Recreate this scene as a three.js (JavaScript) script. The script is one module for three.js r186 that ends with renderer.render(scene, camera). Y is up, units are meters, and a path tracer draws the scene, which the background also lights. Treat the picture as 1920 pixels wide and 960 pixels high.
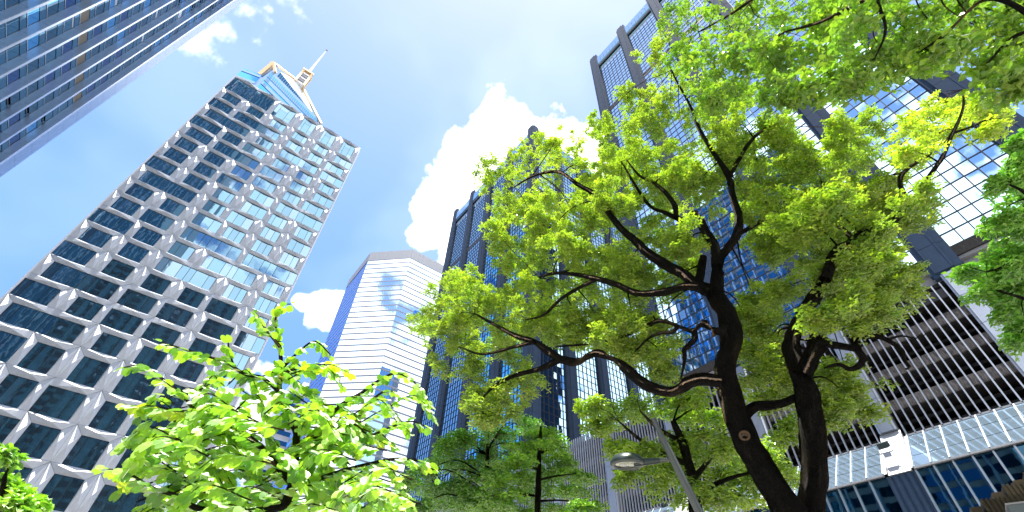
import * as THREE from 'three';
import { mergeGeometries } from 'three/addons/utils/BufferGeometryUtils.js';
import { createNoise3D, createNoise2D } from 'simplex-noise';

// ---------------------------------------------------------------- random
function rng(seed) { let a = seed >>> 0; return () => { a |= 0; a = a + 0x6D2B79F5 | 0; let t = Math.imul(a ^ a >>> 15, 1 | a); t = t + Math.imul(t ^ t >>> 7, 61 | t) ^ t; return ((t ^ t >>> 14) >>> 0) / 4294967296; }; }
const V = (x, y, z) => new THREE.Vector3(x, y, z);
const lin = (r, g, b) => new THREE.Color().setRGB(r, g, b);
const clamp = (x, a = 0, b = 1) => Math.min(b, Math.max(a, x));
const smooth = (a, b, x) => { const t = clamp((x - a) / (b - a)); return t * t * (3 - 2 * t); };

// ---------------------------------------------------------------- camera, sky, sun, exposure
const scene = new THREE.Scene();
const EYE = V(0, 1.6, 0), F = 870, CX = 960, CY = 480;                      // focal length in photograph pixels
const RIGHT = V(0.79232541, 0.03644531, 0.60900918), UPV = V(-0.45017515, 0.70865885, 0.54327246), BACK = V(-0.41178001, -0.70460937, 0.57789519);
const camera = new THREE.PerspectiveCamera(57.773, 2, 0.1, 6000);
camera.position.copy(EYE);
camera.quaternion.setFromRotationMatrix(new THREE.Matrix4().makeBasis(RIGHT, UPV, BACK));
const ray = (px, py) => V(0, 0, 0).addScaledVector(RIGHT, px - CX).addScaledVector(UPV, CY - py).addScaledVector(BACK, -F).normalize();
const at = (px, py, d) => EYE.clone().addScaledVector(ray(px, py), d);
const atY = (px, py, y) => { const r = ray(px, py); return EYE.clone().addScaledVector(r, (y - EYE.y) / r.y); };
const toPx = (p) => { const q = p.clone().sub(EYE), w = -q.dot(BACK); return [CX + F * q.dot(RIGHT) / w, CY - F * q.dot(UPV) / w, w]; };
const inFrame = (p, m = 60) => { const [x, y, w] = toPx(p); return w > 0 && x > -m && x < 1920 + m && y > -m && y < 960 + m; };

const renderer = new THREE.WebGLRenderer({ antialias: true });
renderer.setSize(1024, 512);
renderer.toneMapping = THREE.LinearToneMapping;
renderer.toneMappingExposure = 3.6;
renderer.shadowMap.enabled = true;

const SUN = ray(1007, -515);                                                // the starburst streak points up to it, a little past the zenith
const sun = new THREE.DirectionalLight(lin(1, 0.95, 0.87), 5);
sun.position.copy(SUN.clone().multiplyScalar(600)); sun.castShadow = true;
Object.assign(sun.shadow.camera, { left: -260, right: 260, top: 260, bottom: -260, near: 1, far: 1200 });
sun.shadow.mapSize.set(4096, 4096);
scene.add(sun, sun.target);

{
  const W = 4096, H = 2048, data = new Float32Array(W * H * 4), n3 = createNoise3D(rng(7));
  const fbm = (x, y, z, o) => { let s = 0, a = 0.5, f = 1; for (let i = 0; i < o; i++) { s += a * n3(x * f + i * 9.1, y * f, z * f - i * 4.7); f *= 2.03; a *= 0.52; } return s; };
  // heaps of cumulus: [pixel x, pixel y, radius in pixels]; every pixel only gives a direction in the sky
  const heaps = [[965, 266, 94], [905, 318, 88], [850, 370, 75], [815, 395, 50], [1060, 265, 75], [1010, 350, 130], [900, 430, 110], [805, 445, 45], [1120, 330, 120], [1040, 450, 150],
    [600, 585, 42], [565, 570, 26], [628, 570, 30], [470, 790, 110], [540, 850, 120], [380, 840, 110], [700, 880, 150]]
    .map(([x, y, r]) => { const c = ray(x, y), e = ray(x + r * 0.7, y), g = ray(x, y + r * 0.7); const q = (c.angleTo(e) + c.angleTo(g)) / 1.4; return { c, r: q, far: Math.cos(Math.min(3, q * 1.92)) }; });
  const wisps = [[375, 85, 46], [352, 97, 30], [410, 55, 34], [470, 15, 46], [560, -10, 40]].map(([x, y, r]) => { const q = ray(x, y).angleTo(ray(x + r, y)); return { c: ray(x, y), r: q, far: Math.cos(q * 1.62) }; });
  const frameMid = ray(960, 480);
  const d = V(0, 0, 0);
  for (let j = 0; j < H; j++) {
    const el = ((j + 0.5) / H - 0.5) * Math.PI, cy = Math.cos(el), sy = Math.sin(el);
    for (let i = 0; i < W; i++) {
      const th = ((i + 0.5) / W - 0.5) * 2 * Math.PI;                     // equirectangular: u = atan2(z, x) / 2 pi + 0.5
      d.set(Math.cos(th) * cy, sy, Math.sin(th) * cy);
      const k = (j * W + i) * 4;
      if (sy < -0.02) { data[k] = 0.32; data[k + 1] = 0.34; data[k + 2] = 0.36; data[k + 3] = 1; continue; }
      const mu = d.dot(SUN), ang = Math.acos(clamp(mu, -1, 1));
      const glow = Math.exp(-ang / 0.40), haze = Math.exp(-Math.max(0, sy) / 0.10);
      let r = 0.094 + 0.66 * glow + 0.30 * haze, g = 0.242 + 0.47 * glow + 0.24 * haze, b = 0.565 + 0.22 * glow + 0.12 * haze;
      const veil = smooth(0.05, 0.75, fbm(d.x * 1.7, d.y * 2.4, d.z * 1.7, 4) + 0.25) * 0.07;   // thin high air
      r += veil * 0.8; g += veil * 0.8; b += veil * 0.75;
      // cumulus in view
      let f = -1;
      const behind = smooth(0.99, 1.25, Math.acos(clamp(frameMid.dot(d), -1, 1)));
      for (const h of heaps) { const q = h.c.dot(d); if (q < h.far) continue; const t = 1 - Math.acos(Math.min(1, q)) / h.r; if (t > f) f = t; }
      let cloud = 0, thick = 0;
      if (f > -0.9) {
        const n = fbm(d.x * 9, d.y * 9, d.z * 9, 7), bil = 1 - Math.abs(n3(d.x * 26, d.y * 26, d.z * 26)), v = f * 1.15 + n * 0.66 + bil * 0.05 - 0.17;
        cloud = smooth(-0.02, 0.24, v); thick = clamp(v * 1.2);
      }
      // the broken cumulus field that the glass of the towers mirrors, beyond the edges of the photograph
      if (behind > 0) {
        const deck = smooth(0.08, 0.24, sy) * (1 - smooth(0.76, 0.90, sy));
        const n = fbm(d.x * 3.1 + 2.2, d.y * 4.2, d.z * 3.1 - 1.3, 7), v = n + 0.43 - 0.75 * (1 - deck);
        const c = smooth(0.0, 0.22, v) * behind;
        if (c > cloud) { cloud = c; thick = clamp(v * 1.1); }
      }
      for (const w of wisps) {
        const q = w.c.dot(d); if (q < w.far) continue;
        const t = 1 - Math.acos(Math.min(1, q)) / w.r;
        if (t > -0.6) { const n = fbm(d.x * 22, d.y * 16, d.z * 22 + 3, 6), c = 0.52 * smooth(0.0, 1.15, t * 0.7 + n * 0.95); if (c > cloud) { cloud = c; thick = 0.2; } }
      }
      if (cloud > 0) {
        const tone = 1.28 - 0.22 * thick * (0.5 + 0.5 * n3(d.x * 12, d.y * 12 + 5, d.z * 12));
        r += (tone - r) * cloud; g += (tone * 1.0 - g) * cloud; b += (tone * 1.02 - b) * cloud;
      }
      data[k] = r * 0.595; data[k + 1] = g * 0.595; data[k + 2] = b * 0.60; data[k + 3] = 1;
    }
  }
  const t = new THREE.DataTexture(data, W, H, THREE.RGBAFormat, THREE.FloatType);
  t.mapping = THREE.EquirectangularReflectionMapping; t.magFilter = THREE.LinearFilter; t.minFilter = THREE.LinearFilter; t.colorSpace = THREE.LinearSRGBColorSpace; t.needsUpdate = true;
  scene.background = t; scene.environment = t;
}

// ---------------------------------------------------------------- textures and materials
const noise2 = createNoise2D(rng(11));
function tex(size, fn, srgb = false, rep = 1) {
  const a = new Uint8Array(size * size * 4);
  for (let j = 0; j < size; j++) for (let i = 0; i < size; i++) { const c = fn(i / size, j / size), k = (j * size + i) * 4; a[k] = clamp(c[0]) * 255; a[k + 1] = clamp(c[1] ?? c[0]) * 255; a[k + 2] = clamp(c[2] ?? c[0]) * 255; a[k + 3] = 255; }
  const t = new THREE.DataTexture(a, size, size); t.magFilter = THREE.LinearFilter; t.minFilter = THREE.LinearMipmapLinearFilter; t.generateMipmaps = true;
  t.wrapS = t.wrapT = THREE.RepeatWrapping; if (srgb) t.colorSpace = THREE.SRGBColorSpace; t.repeat.set(rep, rep); t.needsUpdate = true; return t;
}
// noise that repeats without a seam: a walk round two circles
const n4a = createNoise3D(rng(21)), n4b = createNoise3D(rng(22));
const tile = (u, v, f) => { const a = u * 2 * Math.PI, b = v * 2 * Math.PI, R = f / (2 * Math.PI); return 0.5 * n4a(Math.cos(a) * R, Math.sin(a) * R, Math.cos(b) * R + 3) + 0.5 * n4b(Math.cos(a) * R + 7, Math.sin(b) * R, Math.sin(a) * R); };
const rippleTex = tex(256, (u, v) => [0.5 + 0.5 * (0.75 * tile(u, v, 7) + 0.25 * tile(u, v, 17))], false, 1 / 9);   // uv in metres
const grimeTex = tex(512, (u, v) => { const s = 0.955 + 0.03 * tile(u, v, 6) + 0.025 * tile(u, v, 25) + 0.02 * tile(u * 8 % 1, v, 10); return [s, s, s * 1.0]; }, true, 1 / 6);
const stainTex = tex(512, (u, v) => { const s = 0.78 + 0.18 * tile(u, v, 9) + 0.25 * tile(u * 6 % 1, v, 8) + 0.12 * tile(u, v, 40); return [s, s * 0.98, s * 0.95]; }, true, 1 / 5);
const barkTex = tex(512, (u, v) => { const r = Math.abs(tile(u * 3 % 1, v, 26)), s = 0.62 + 0.6 * r + 0.22 * tile(u, v, 30); return [s, s * 0.93, s * 0.85]; }, true);
const barkBump = tex(512, (u, v) => { const r = Math.abs(tile(u * 3 % 1, v, 26)); return [clamp(r * 1.8 + 0.2 * tile(u, v, 60))]; });
const std = (o) => new THREE.MeshStandardMaterial(o), phy = (o) => new THREE.MeshPhysicalMaterial(o);
const mirror = (r, g, b, wave = 0.002, rough = 0.02, metal = 1) => std({ color: lin(r, g, b), metalness: metal, roughness: rough, bumpMap: rippleTex, bumpScale: wave });
const M = {
  facet: std({ color: lin(0.70, 0.75, 0.84), roughness: 0.42, map: grimeTex, metalness: 0 }),
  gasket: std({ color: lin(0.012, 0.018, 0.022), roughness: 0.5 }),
  facetGlass: mirror(0.20, 0.34, 0.44, 0.0022, 0.02, 0.92),
  towerGlass: mirror(0.50, 0.68, 0.83, 0.0014),
  towerGlassB: mirror(0.37, 0.56, 0.68, 0.0022),
  pier: phy({ color: lin(0.042, 0.074, 0.135), roughness: 0.8, metalness: 0, specularIntensity: 0.25, map: grimeTex }),
  pierLight: std({ color: lin(0.40, 0.45, 0.54), roughness: 0.3, metalness: 0.55, map: grimeTex }),
  whitePanel: std({ color: lin(0.40, 0.42, 0.45), roughness: 0.4, map: grimeTex }),
  mullion: std({ color: lin(0.02, 0.024, 0.032), roughness: 0.4, metalness: 0.3 }),
  darkMetal: std({ color: lin(0.035, 0.035, 0.04), roughness: 0.5 }),
  fin: std({ color: lin(0.42, 0.46, 0.53), roughness: 0.3, metalness: 0.5 }),
  spandrel: std({ color: lin(0.27, 0.255, 0.26), roughness: 0.85, map: stainTex }),
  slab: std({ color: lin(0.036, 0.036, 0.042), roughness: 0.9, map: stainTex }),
  lobbyGlass: mirror(0.08, 0.18, 0.23, 0.0015),
  canopyGlass: mirror(0.36, 0.50, 0.63, 0.002, 0.06, 0.82),
  octGlass: mirror(0.72, 0.84, 0.93, 0.003),
  octGlassBlue: mirror(0.04, 0.34, 1.0, 0.003),
  octSpandrel: std({ color: lin(0.35, 0.39, 0.46), roughness: 0.6 }),
  octTop: std({ color: lin(0.36, 0.37, 0.40), roughness: 0.6, map: grimeTex }),
  slabPanel: std({ color: lin(0.34, 0.46, 0.63), roughness: 0.30, metalness: 0.45, map: grimeTex }),
  slabCap: std({ color: lin(0.62, 0.68, 0.76), roughness: 0.22, metalness: 0.6 }),
  slabGlass: mirror(0.05, 0.18, 0.28, 0.004, 0.02, 0.92),
  slabSpandrel: std({ color: lin(0.05, 0.17, 0.27), roughness: 0.06, metalness: 0.85 }),
  blind: std({ color: lin(0.75, 0.78, 0.8), roughness: 0.5 }),
  curtain: std({ color: lin(0.30, 0.25, 0.18), roughness: 0.8 }),
  gold: std({ color: lin(0.72, 0.52, 0.28), roughness: 0.42, metalness: 0.35 }),
  farGlass: mirror(0.07, 0.30, 0.68, 0.003),
  farBand: std({ color: lin(0.20, 0.38, 0.58), roughness: 0.4 }),
  farWhite: std({ color: lin(0.80, 0.80, 0.78), roughness: 0.5 }),
  flatPale: std({ color: lin(0.20, 0.45, 0.55), roughness: 0.8, map: stainTex }),
  flatDark: std({ color: lin(0.05, 0.06, 0.07), roughness: 0.2 }),
  ribDark: std({ color: lin(0.03, 0.20, 0.30), roughness: 0.4 }),
  ribLight: std({ color: lin(0.55, 0.66, 0.72), roughness: 0.4 }),
  bark: std({ color: lin(0.42, 0.30, 0.20), roughness: 0.92, map: barkTex, bumpMap: barkBump, bumpScale: 0.03 }),
  barkGrey: std({ color: lin(0.34, 0.25, 0.17), roughness: 0.92, map: barkTex, bumpMap: barkBump, bumpScale: 0.012 }),
  twig: std({ color: lin(0.15, 0.09, 0.05), roughness: 0.9 }),
  cutWood: std({ color: lin(0.07, 0.05, 0.035), roughness: 0.9 }),
  lampGrey: std({ color: lin(0.095, 0.11, 0.11), roughness: 0.4, metalness: 0.4 }),
  lampDark: std({ color: lin(0.03, 0.045, 0.045), roughness: 0.35, metalness: 0.3 }),
  lampGlass: phy({ color: lin(0.8, 0.85, 0.75), roughness: 0.05, transmission: 0.9, thickness: 0, ior: 1.5 }),
  reflector: std({ color: lin(0.7, 0.72, 0.68), roughness: 0.25, metalness: 0.9 }),
  brownRib: std({ color: lin(0.062, 0.045, 0.023), roughness: 0.7 }),
  greySlab: std({ color: lin(0.12, 0.15, 0.16), roughness: 0.5 }),
  asphalt: std({ color: lin(0.055, 0.055, 0.057), roughness: 0.9, map: stainTex }),
  paving: std({ color: lin(0.42, 0.41, 0.40), roughness: 0.85, map: stainTex }),
  kerb: std({ color: lin(0.32, 0.31, 0.30), roughness: 0.85 }),
};
M.facetGlasses = [M.facetGlass, mirror(0.17, 0.30, 0.40, 0.003, 0.02, 0.9), mirror(0.25, 0.37, 0.47, 0.0026, 0.03, 0.92), mirror(0.18, 0.33, 0.43, 0.0015, 0.02, 0.88)];
M.slabGlasses = [M.slabGlass, mirror(0.02, 0.09, 0.26, 0.004, 0.02, 0.92), mirror(0.06, 0.32, 0.62, 0.004, 0.02, 0.95), mirror(0.03, 0.12, 0.20, 0.004, 0.02, 0.9)];
M.towerGlasses = [M.towerGlass, mirror(0.47, 0.66, 0.82, 0.0018), mirror(0.53, 0.70, 0.84, 0.0010)];
const leafMat = (r, g, b, rough = 0.62, tr = 0.5) => phy({ color: lin(r, g, b), roughness: rough, transmission: tr, thickness: 0, ior: 1.4, clearcoat: 1, clearcoatRoughness: 0.28, side: THREE.DoubleSide });
const L = {
  camphor: leafMat(0.29, 0.46, 0.020, 0.75, 0.58),
  bauhinia: leafMat(0.30, 0.56, 0.022, 0.72, 0.6),
  shade: leafMat(0.22, 0.42, 0.020, 0.68, 0.55),
  glossy: leafMat(0.18, 0.44, 0.03, 0.66, 0.5),
  layered: leafMat(0.18, 0.42, 0.024, 0.6, 0.55),
};

// ---------------------------------------------------------------- helpers
const names = {};
function numbered(n) { names[n] = (names[n] ?? -1) + 1; return names[n] ? n + '_' + String(names[n]).padStart(3, '0') : n; }
function thing(name, label, category, pos = V(0, 0, 0), group) {
  const o = new THREE.Group(); o.name = numbered(name); o.position.copy(pos); o.userData = { label, category }; if (group) o.userData.group = group; scene.add(o); return o;
}
function mesh(name, geo, mat, parent) { const m = new THREE.Mesh(geo, mat); m.name = name; m.castShadow = m.receiveShadow = true; parent.add(m); return m; }
function structure(name, geo, mat, label) { const m = mesh(name, geo, mat, scene); m.userData = { kind: 'structure', label, category: name.replace(/_/g, ' ') }; return m; }
// polygons [[v0, v1, v2, ...], ...] of Vector3 -> flat-shaded geometry with uv in metres
function poly(faces, su = 1, offs = [0, 0]) {
  const p = [], uv = [], nn = [];
  for (const f of faces) {
    const n = f[1].clone().sub(f[0]).cross(f[2].clone().sub(f[0])).normalize();
    const u = Math.abs(n.y) > 0.9 ? V(1, 0, 0) : V(0, 1, 0).cross(n).normalize(), w = n.clone().cross(u);
    for (let i = 1; i < f.length - 1; i++) for (const q of [f[0], f[i], f[i + 1]]) { p.push(q.x, q.y, q.z); nn.push(n.x, n.y, n.z); uv.push(q.dot(u) * su + offs[0], q.dot(w) * su + offs[1]); }
  }
  const g = new THREE.BufferGeometry();
  g.setAttribute('position', new THREE.Float32BufferAttribute(p, 3)); g.setAttribute('normal', new THREE.Float32BufferAttribute(nn, 3)); g.setAttribute('uv', new THREE.Float32BufferAttribute(uv, 2));
  return g;
}
// a box from min to max corner as six polygons (outward), through a map f(u, v, w)
function boxFaces(a, b, f = V) {
  const c = (i, j, k) => f(i ? b[0] : a[0], j ? b[1] : a[1], k ? b[2] : a[2]);
  return [[c(0, 0, 1), c(1, 0, 1), c(1, 1, 1), c(0, 1, 1)], [c(1, 0, 0), c(0, 0, 0), c(0, 1, 0), c(1, 1, 0)], [c(1, 0, 1), c(1, 0, 0), c(1, 1, 0), c(1, 1, 1)],
    [c(0, 0, 0), c(0, 0, 1), c(0, 1, 1), c(0, 1, 0)], [c(0, 1, 1), c(1, 1, 1), c(1, 1, 0), c(0, 1, 0)], [c(0, 0, 0), c(1, 0, 0), c(1, 0, 1), c(0, 0, 1)]];
}
const box = (a, b, f = V) => poly(boxFaces(a, b, f));
// a prism: outline in (u, w) between v0 and v1
function prismFaces(outline, v0, v1, f = V) {
  const out = [], n = outline.length;
  for (let i = 0; i < n; i++) { const [a, b] = outline[i], [c, d] = outline[(i + 1) % n]; out.push([f(a, v0, b), f(c, v0, d), f(c, v1, d), f(a, v1, b)]); }
  const tri = THREE.ShapeUtils.triangulateShape(outline.map(([x, y]) => new THREE.Vector2(x, y)), []);
  for (const [i, j, k] of tri) { out.push([i, j, k].map((q) => f(outline[q][0], v1, outline[q][1]))); out.push([k, j, i].map((q) => f(outline[q][0], v0, outline[q][1]))); }
  return out;
}
// a pane: a quad in the facade plane whose four corners lean out by a few millimetres at random, so that each pane mirrors its own way
function paneFace(u0, u1, v0, v1, w, f, R, lean = 0.006) { const t = () => (R() - 0.5) * lean * 2, a = t(), b = t(); return [f(u0, v0, w + a), f(u1, v0, w + b), f(u1, v1, w - a), f(u0, v1, w - b)]; }

// ---------------------------------------------------------------- ground
structure('ground', box([-900, -1, -900], [900, 0, 900]), M.asphalt, 'dark asphalt ground of the city blocks');
structure('pavement', box([-14, 0.004, -60], [50, 0.14, 40]), M.paving, 'pale stone pavement of the plaza under the trees');
structure('road', box([-34, 0.004, -200], [-15, 0.012, 200]), M.asphalt, 'asphalt road beside the plaza');

// ---------------------------------------------------------------- tower clad in white folded panels
{
  const D = 80, X0 = -25.68, BW = 5.256, NB = 6, HY = (v) => EYE.y + v * D, Z = -D, R = rng(301);
  const base = V(X0 + BW * NB / 2, 0, Z - 16);
  const T = thing('folded_facade_tower', 'glass tower clad in white folded triangular panels, corner rising to a sharp white edge', 'tower', base);
  const f = (u, v, w) => V(X0 + u - base.x, v, Z + w - base.z);
  mesh('core', box([0.05, 0, -32], [BW * NB - 0.05, HY(1.318) - 0.7, -0.32], f), M.octTop, T);
  mesh('roof', box([-0.1, HY(1.318) - 0.66, -32.1], [BW * NB + 0.1, HY(1.318) - 0.1, -0.16], f), M.facet, T);
  for (const u of [-0.3, BW * NB]) mesh('side_wall', box([u, 0, -31.9], [u + 0.3, HY(1.318) - 0.7, -0.14], f), M.facet, T);
  const rows = [HY(0.0145), HY(0.073), HY(0.1315), HY(0.19), HY(0.249), HY(0.308), HY(0.367)];
  for (let v = 0.4265; v < 1.25; v += 0.0478) rows.push(HY(v));
  rows[rows.length - 1] = HY(1.239); rows.push(HY(1.318));
  const nR = rows.length;
  // which uprights stand at a grid line in a storey: l = piece left of the line, r = piece right of it
  const up = [];
  for (let i = 0; i < nR; i++) {
    const row = []; let open = 0;
    for (let k = 0; k <= NB; k++) {
      const q = R(); let l = q < 0.64, r = q < 0.48 || (q > 0.64 && q < 0.82);
      if (k === 0) { l = false; r = (i % 2 === nR % 2) || R() < 0.2; } else if (k === NB) { r = false; l = (i % 2 === 1) || R() < 0.3; }
      else if (!l && !r) { open++; if (open > 1) { l = true; open = 0; } } else open = 0;
      row.push({ l, r });
    }
    up.push(row);
  }
  const g = 0.012;                                                         // open joint between neighbouring panels
  const pyramid = (b, apex) => { const c = apex; return poly([[b[0], b[1], c], [b[1], b[2], c], [b[2], b[3], c], [b[3], b[0], c]]); };
  for (let i = 1; i < nR; i++) {
    const top = rows[i], tall = top - rows[i - 1], bh = i === nR - 1 ? 0.9 : tall > 4.2 ? 1.12 : 0.95, vw = 1.08, v0 = rows[i - 1], v1 = top - bh;
    for (let b = 0; b < NB; b++) {
      const L0 = up[i][b].r, R0 = up[i][b + 1].l, ua = b * BW, ub = ua + BW, wL = L0 ? vw : 0, wR = R0 ? vw : 0;
      const mid = f((ua + ub) / 2 + (R() - 0.5) * 0.9, v1 + bh * 0.40, 0.68);
      if (!inFrame(mid.clone().add(base), 160)) { if (v1 < 6) continue; }
      mesh('beam_panel', pyramid([f(ua + g + wL, v1, 0), f(ub - g - wR, v1, 0), f(ub - g, top - g, 0), f(ua + g, top - g, 0)], mid), M.facet, T);
      if (L0) mesh('upright_panel', pyramid([f(ua + g, v0 + g, 0), f(ua + vw - g, v0 + g, 0), f(ua + vw - g, v1 - g, 0), f(ua + g, top - bh * 0.08, 0)], f(ua + vw * 0.5, v0 + (v1 - v0) * 0.55, 0.62)), M.facet, T);
      if (R0) mesh('upright_panel', pyramid([f(ub - vw + g, v0 + g, 0), f(ub - g, v0 + g, 0), f(ub - g, top - bh * 0.08, 0), f(ub - vw + g, v1 - g, 0)], f(ub - vw * 0.5, v0 + (v1 - v0) * 0.55, 0.62)), M.facet, T);
      // window: dark frame with three panes in it
      const a = ua + wL, c = ub - wR, frame = mesh('window', box([a, v0, -0.31], [c, v1, -0.10], f), M.gasket, T);
      const cuts = i === nR - 1 ? [0, 0.2, 0.66, 1] : R() < 0.5 ? [0, 0.24, 0.72, 1] : [0, 0.3, 0.66, 1], e = 0.035;
      for (let s = 0; s < 3; s++) {
        const p = a + (c - a) * cuts[s] + e, q = a + (c - a) * cuts[s + 1] - e;
        if (i === nR - 1) {
          const h = s === 1 ? 0.66 : 0.3;
          mesh('pane', poly([paneFace(p, q, v0 + e, v0 + (v1 - v0) * h - e, -0.09, f, R, 0.010)]), M.facetGlasses[Math.floor(R() * 4)], frame);
          mesh('pane', poly([paneFace(p, q, v0 + (v1 - v0) * h + e, v1 - e, -0.09, f, R, 0.010)]), M.facetGlasses[Math.floor(R() * 4)], frame);
        } else mesh('pane', poly([paneFace(p, q, v0 + e, v1 - e, -0.09, f, R, 0.010)]), M.facetGlasses[Math.floor(R() * 4)], frame);
      }
    }
  }
}

// ---------------------------------------------------------------- the dark twin towers on their podium
const D1 = 60, BAY = 0.216 * D1, Y1 = (v) => EYE.y + v * D1;
// outline of a pier in (u, w); glass plane is w = -0.5
const pierOutline = [[-1.58, -0.55], [-1.58, 0.30], [-1.02, 0.30], [-1.02, 0.62], [-0.80, 0.62], [-0.80, 0.56], [0.62, 0.56], [0.62, 0.62], [0.84, 0.62], [0.84, 0.30], [1.58, 0.30], [1.58, -0.55]];
function darkFacade(T, f, world, pierAt, u0, u1, R, opt) {
  const vTop = Y1(opt.top ?? 2.77), vGlass = Y1(0.659), seg = 3.52;
  for (const [u, hi] of pierAt) {
    mesh('pier_core', box([u - 1.4, Y1(0.605), -0.5], [u + 1.4, vTop + hi - 0.4, 0.26], f), M.pier, T);
    const near = inFrame(world(u, Y1(0.9), 0)) || inFrame(world(u, Y1(2.4), 0));
    const join = [];
    for (let v = Y1(0.612); v < vTop + hi - 0.5; v += seg) {
      const e = Math.min(v + seg - 0.05, vTop + hi), faces = prismFaces(pierOutline.map(([a, b]) => [a + u, b]), v, e, f);
      if (near && opt.single) mesh('pier_panel', poly(faces), M.pier, T); else join.push(...faces);
    }
    if (join.length) mesh('pier_cladding', poly(join), M.pier, T);
  }
  const rest = [], restBars = [], pu = 0.02318 * D1, pv = 0.03165 * D1;
  const list = [];
  for (let k = 0; k + 1 < pierAt.length; k++) {
    const a = pierAt[k][0] + 1.6, b = pierAt[k + 1][0] - 1.6, n = Math.max(1, Math.round((b - a) / pu)), wd = (b - a) / n;
    // crown: panels above a sloping soffit
    for (let i = 0; i < n; i++) mesh('parapet_panel', box([a + i * wd + 0.03, Y1(2.69), 0.1], [a + (i + 1) * wd - 0.03, vTop, 0.22], f), opt.crown, T);
    mesh('parapet_back', box([a - 0.1, Y1(2.66), -2.2], [b + 0.1, vTop - 0.25, 0.06], f), M.darkMetal, T);
    mesh('soffit', poly([[f(a, Y1(2.688), 0.16), f(b, Y1(2.688), 0.16), f(b, Y1(2.60), -1.5), f(a, Y1(2.60), -1.5)]]), M.lobbyGlass, T);
    mesh('louvre_band', box([a, Y1(2.15), -0.62], [b, Y1(2.185), -0.44], f), M.darkMetal, T);
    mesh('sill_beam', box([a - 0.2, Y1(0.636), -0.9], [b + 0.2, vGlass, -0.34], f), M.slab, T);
    mesh('backing', box([a - 0.2, Y1(0.63), -1.1], [b + 0.2, Y1(2.66), -0.6], f), M.octTop, T);
    for (let i = 0; i <= n; i++) mesh('mullion', box([a + i * wd - 0.055, vGlass, -0.55], [a + i * wd + 0.055, Y1(2.62), -0.36], f), M.mullion, T);
    for (let v = vGlass; v < Y1(2.6); v += pv) {
      const bar = boxFaces([a, v - 0.045, -0.55], [b, v + 0.045, -0.40], f);
      if (opt.single && inFrame(world((a + b) / 2, v, 0), 250)) mesh('transom', poly(bar), M.mullion, T); else restBars.push(...bar);
      for (let i = 0; i < n; i++) {
        const face = paneFace(a + i * wd + 0.05, a + (i + 1) * wd - 0.05, v + 0.04, v + pv - 0.04, -0.5, f, R, 0.013), m = world(a + (i + 0.5) * wd, v + pv / 2, -0.5);
        const px = toPx(m); list.push({ face, d: m.distanceTo(EYE), seen: px[2] > 0 && px[0] > -20 && px[0] < 1940 && px[1] > -20 && px[1] < 980 });
      }
    }
  }
  list.sort((p, q) => (q.seen - p.seen) || p.d - q.d);
  list.forEach((p, i) => { if (p.seen && i < opt.panes) mesh('pane', poly([p.face]), opt.glasses ? opt.glasses[i * 7 % 3] : opt.glass, T); else rest.push(p.face); });
  if (rest.length) mesh('upper_panes', poly(rest), opt.glass, T).userData.kind = 'stuff';
  if (restBars.length) mesh('upper_transoms', poly(restBars), M.mullion, T).userData.kind = 'stuff';
}
{
  // near tower
  const zs = []; for (let k = -3; k <= 1; k++) zs.push([(-0.0205 + 0.216 * k) * D1, 3.2]);
  const zc = (zs[0][0] + zs[4][0]) / 2, base = V(D1 + 18, 0, zc);
  const T = thing('dark_office_tower', 'dark tower with broad granite piers and mirror glass mirroring clouds, behind the large spreading tree', 'tower', base);
  const world = (u, v, w) => V(D1 - w, v, u), f = (u, v, w) => world(u, v, w).sub(base);
  mesh('core', box([zs[0][0] + 0.3, Y1(0.60), -40], [zs[4][0] - 0.3, Y1(2.75), -1.2], f), M.octTop, T);
  for (const z of [zs[0][0] - 1.58, zs[4][0] + 1.28]) mesh('side_wall', box([z, Y1(0.60), -40], [z + 0.3, Y1(2.77), -0.5], f), M.pier, T);
  darkFacade(T, f, world, zs, zs[0][0], zs[4][0], rng(401), { single: true, panes: 290, glass: M.towerGlass, glasses: M.towerGlasses, crown: M.towerGlassB });
}
{
  // far tower, seen across its corner
  const zR = -1.24 * D1, zs = []; for (let k = 4; k >= 0; k--) zs.push([zR - 1.3 - 0.2325 * D1 * k, 3.2]);
  const xs = []; for (let k = 0; k < 5; k++) xs.push([D1 + 1.3 + 0.2 * D1 * k, 3.2]);
  const base = V(D1 + 22, 0, zR - 26);
  const T = thing('dark_office_tower', 'dark tower seen across its corner, twin pier tops rising against the big white cloud', 'tower', base);
  const wx = (u, v, w) => V(D1 - w, v, u), wz = (u, v, w) => V(u, v, zR + w), fx = (u, v, w) => wx(u, v, w).sub(base), fz = (u, v, w) => wz(u, v, w).sub(base);
  mesh('core', box([D1 + 1.3, 0, zs[0][0]], [xs[4][0], Y1(2.72), zR - 1.3], (x, y, z) => V(x, y, z).sub(base)), M.octTop, T);
  mesh('side_wall', box([zs[0][0] - 1.58, Y1(0.60), -44], [zs[0][0] - 1.28, Y1(2.77), -0.5], fx), M.towerGlassB, T);
  darkFacade(T, fx, wx, zs, 0, 0, rng(402), { single: false, panes: 140, glass: M.towerGlassB, crown: M.towerGlassB });
  darkFacade(T, fz, wz, xs, 0, 0, rng(403), { single: false, panes: 140, glass: M.towerGlassB, crown: M.towerGlassB });
}
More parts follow.
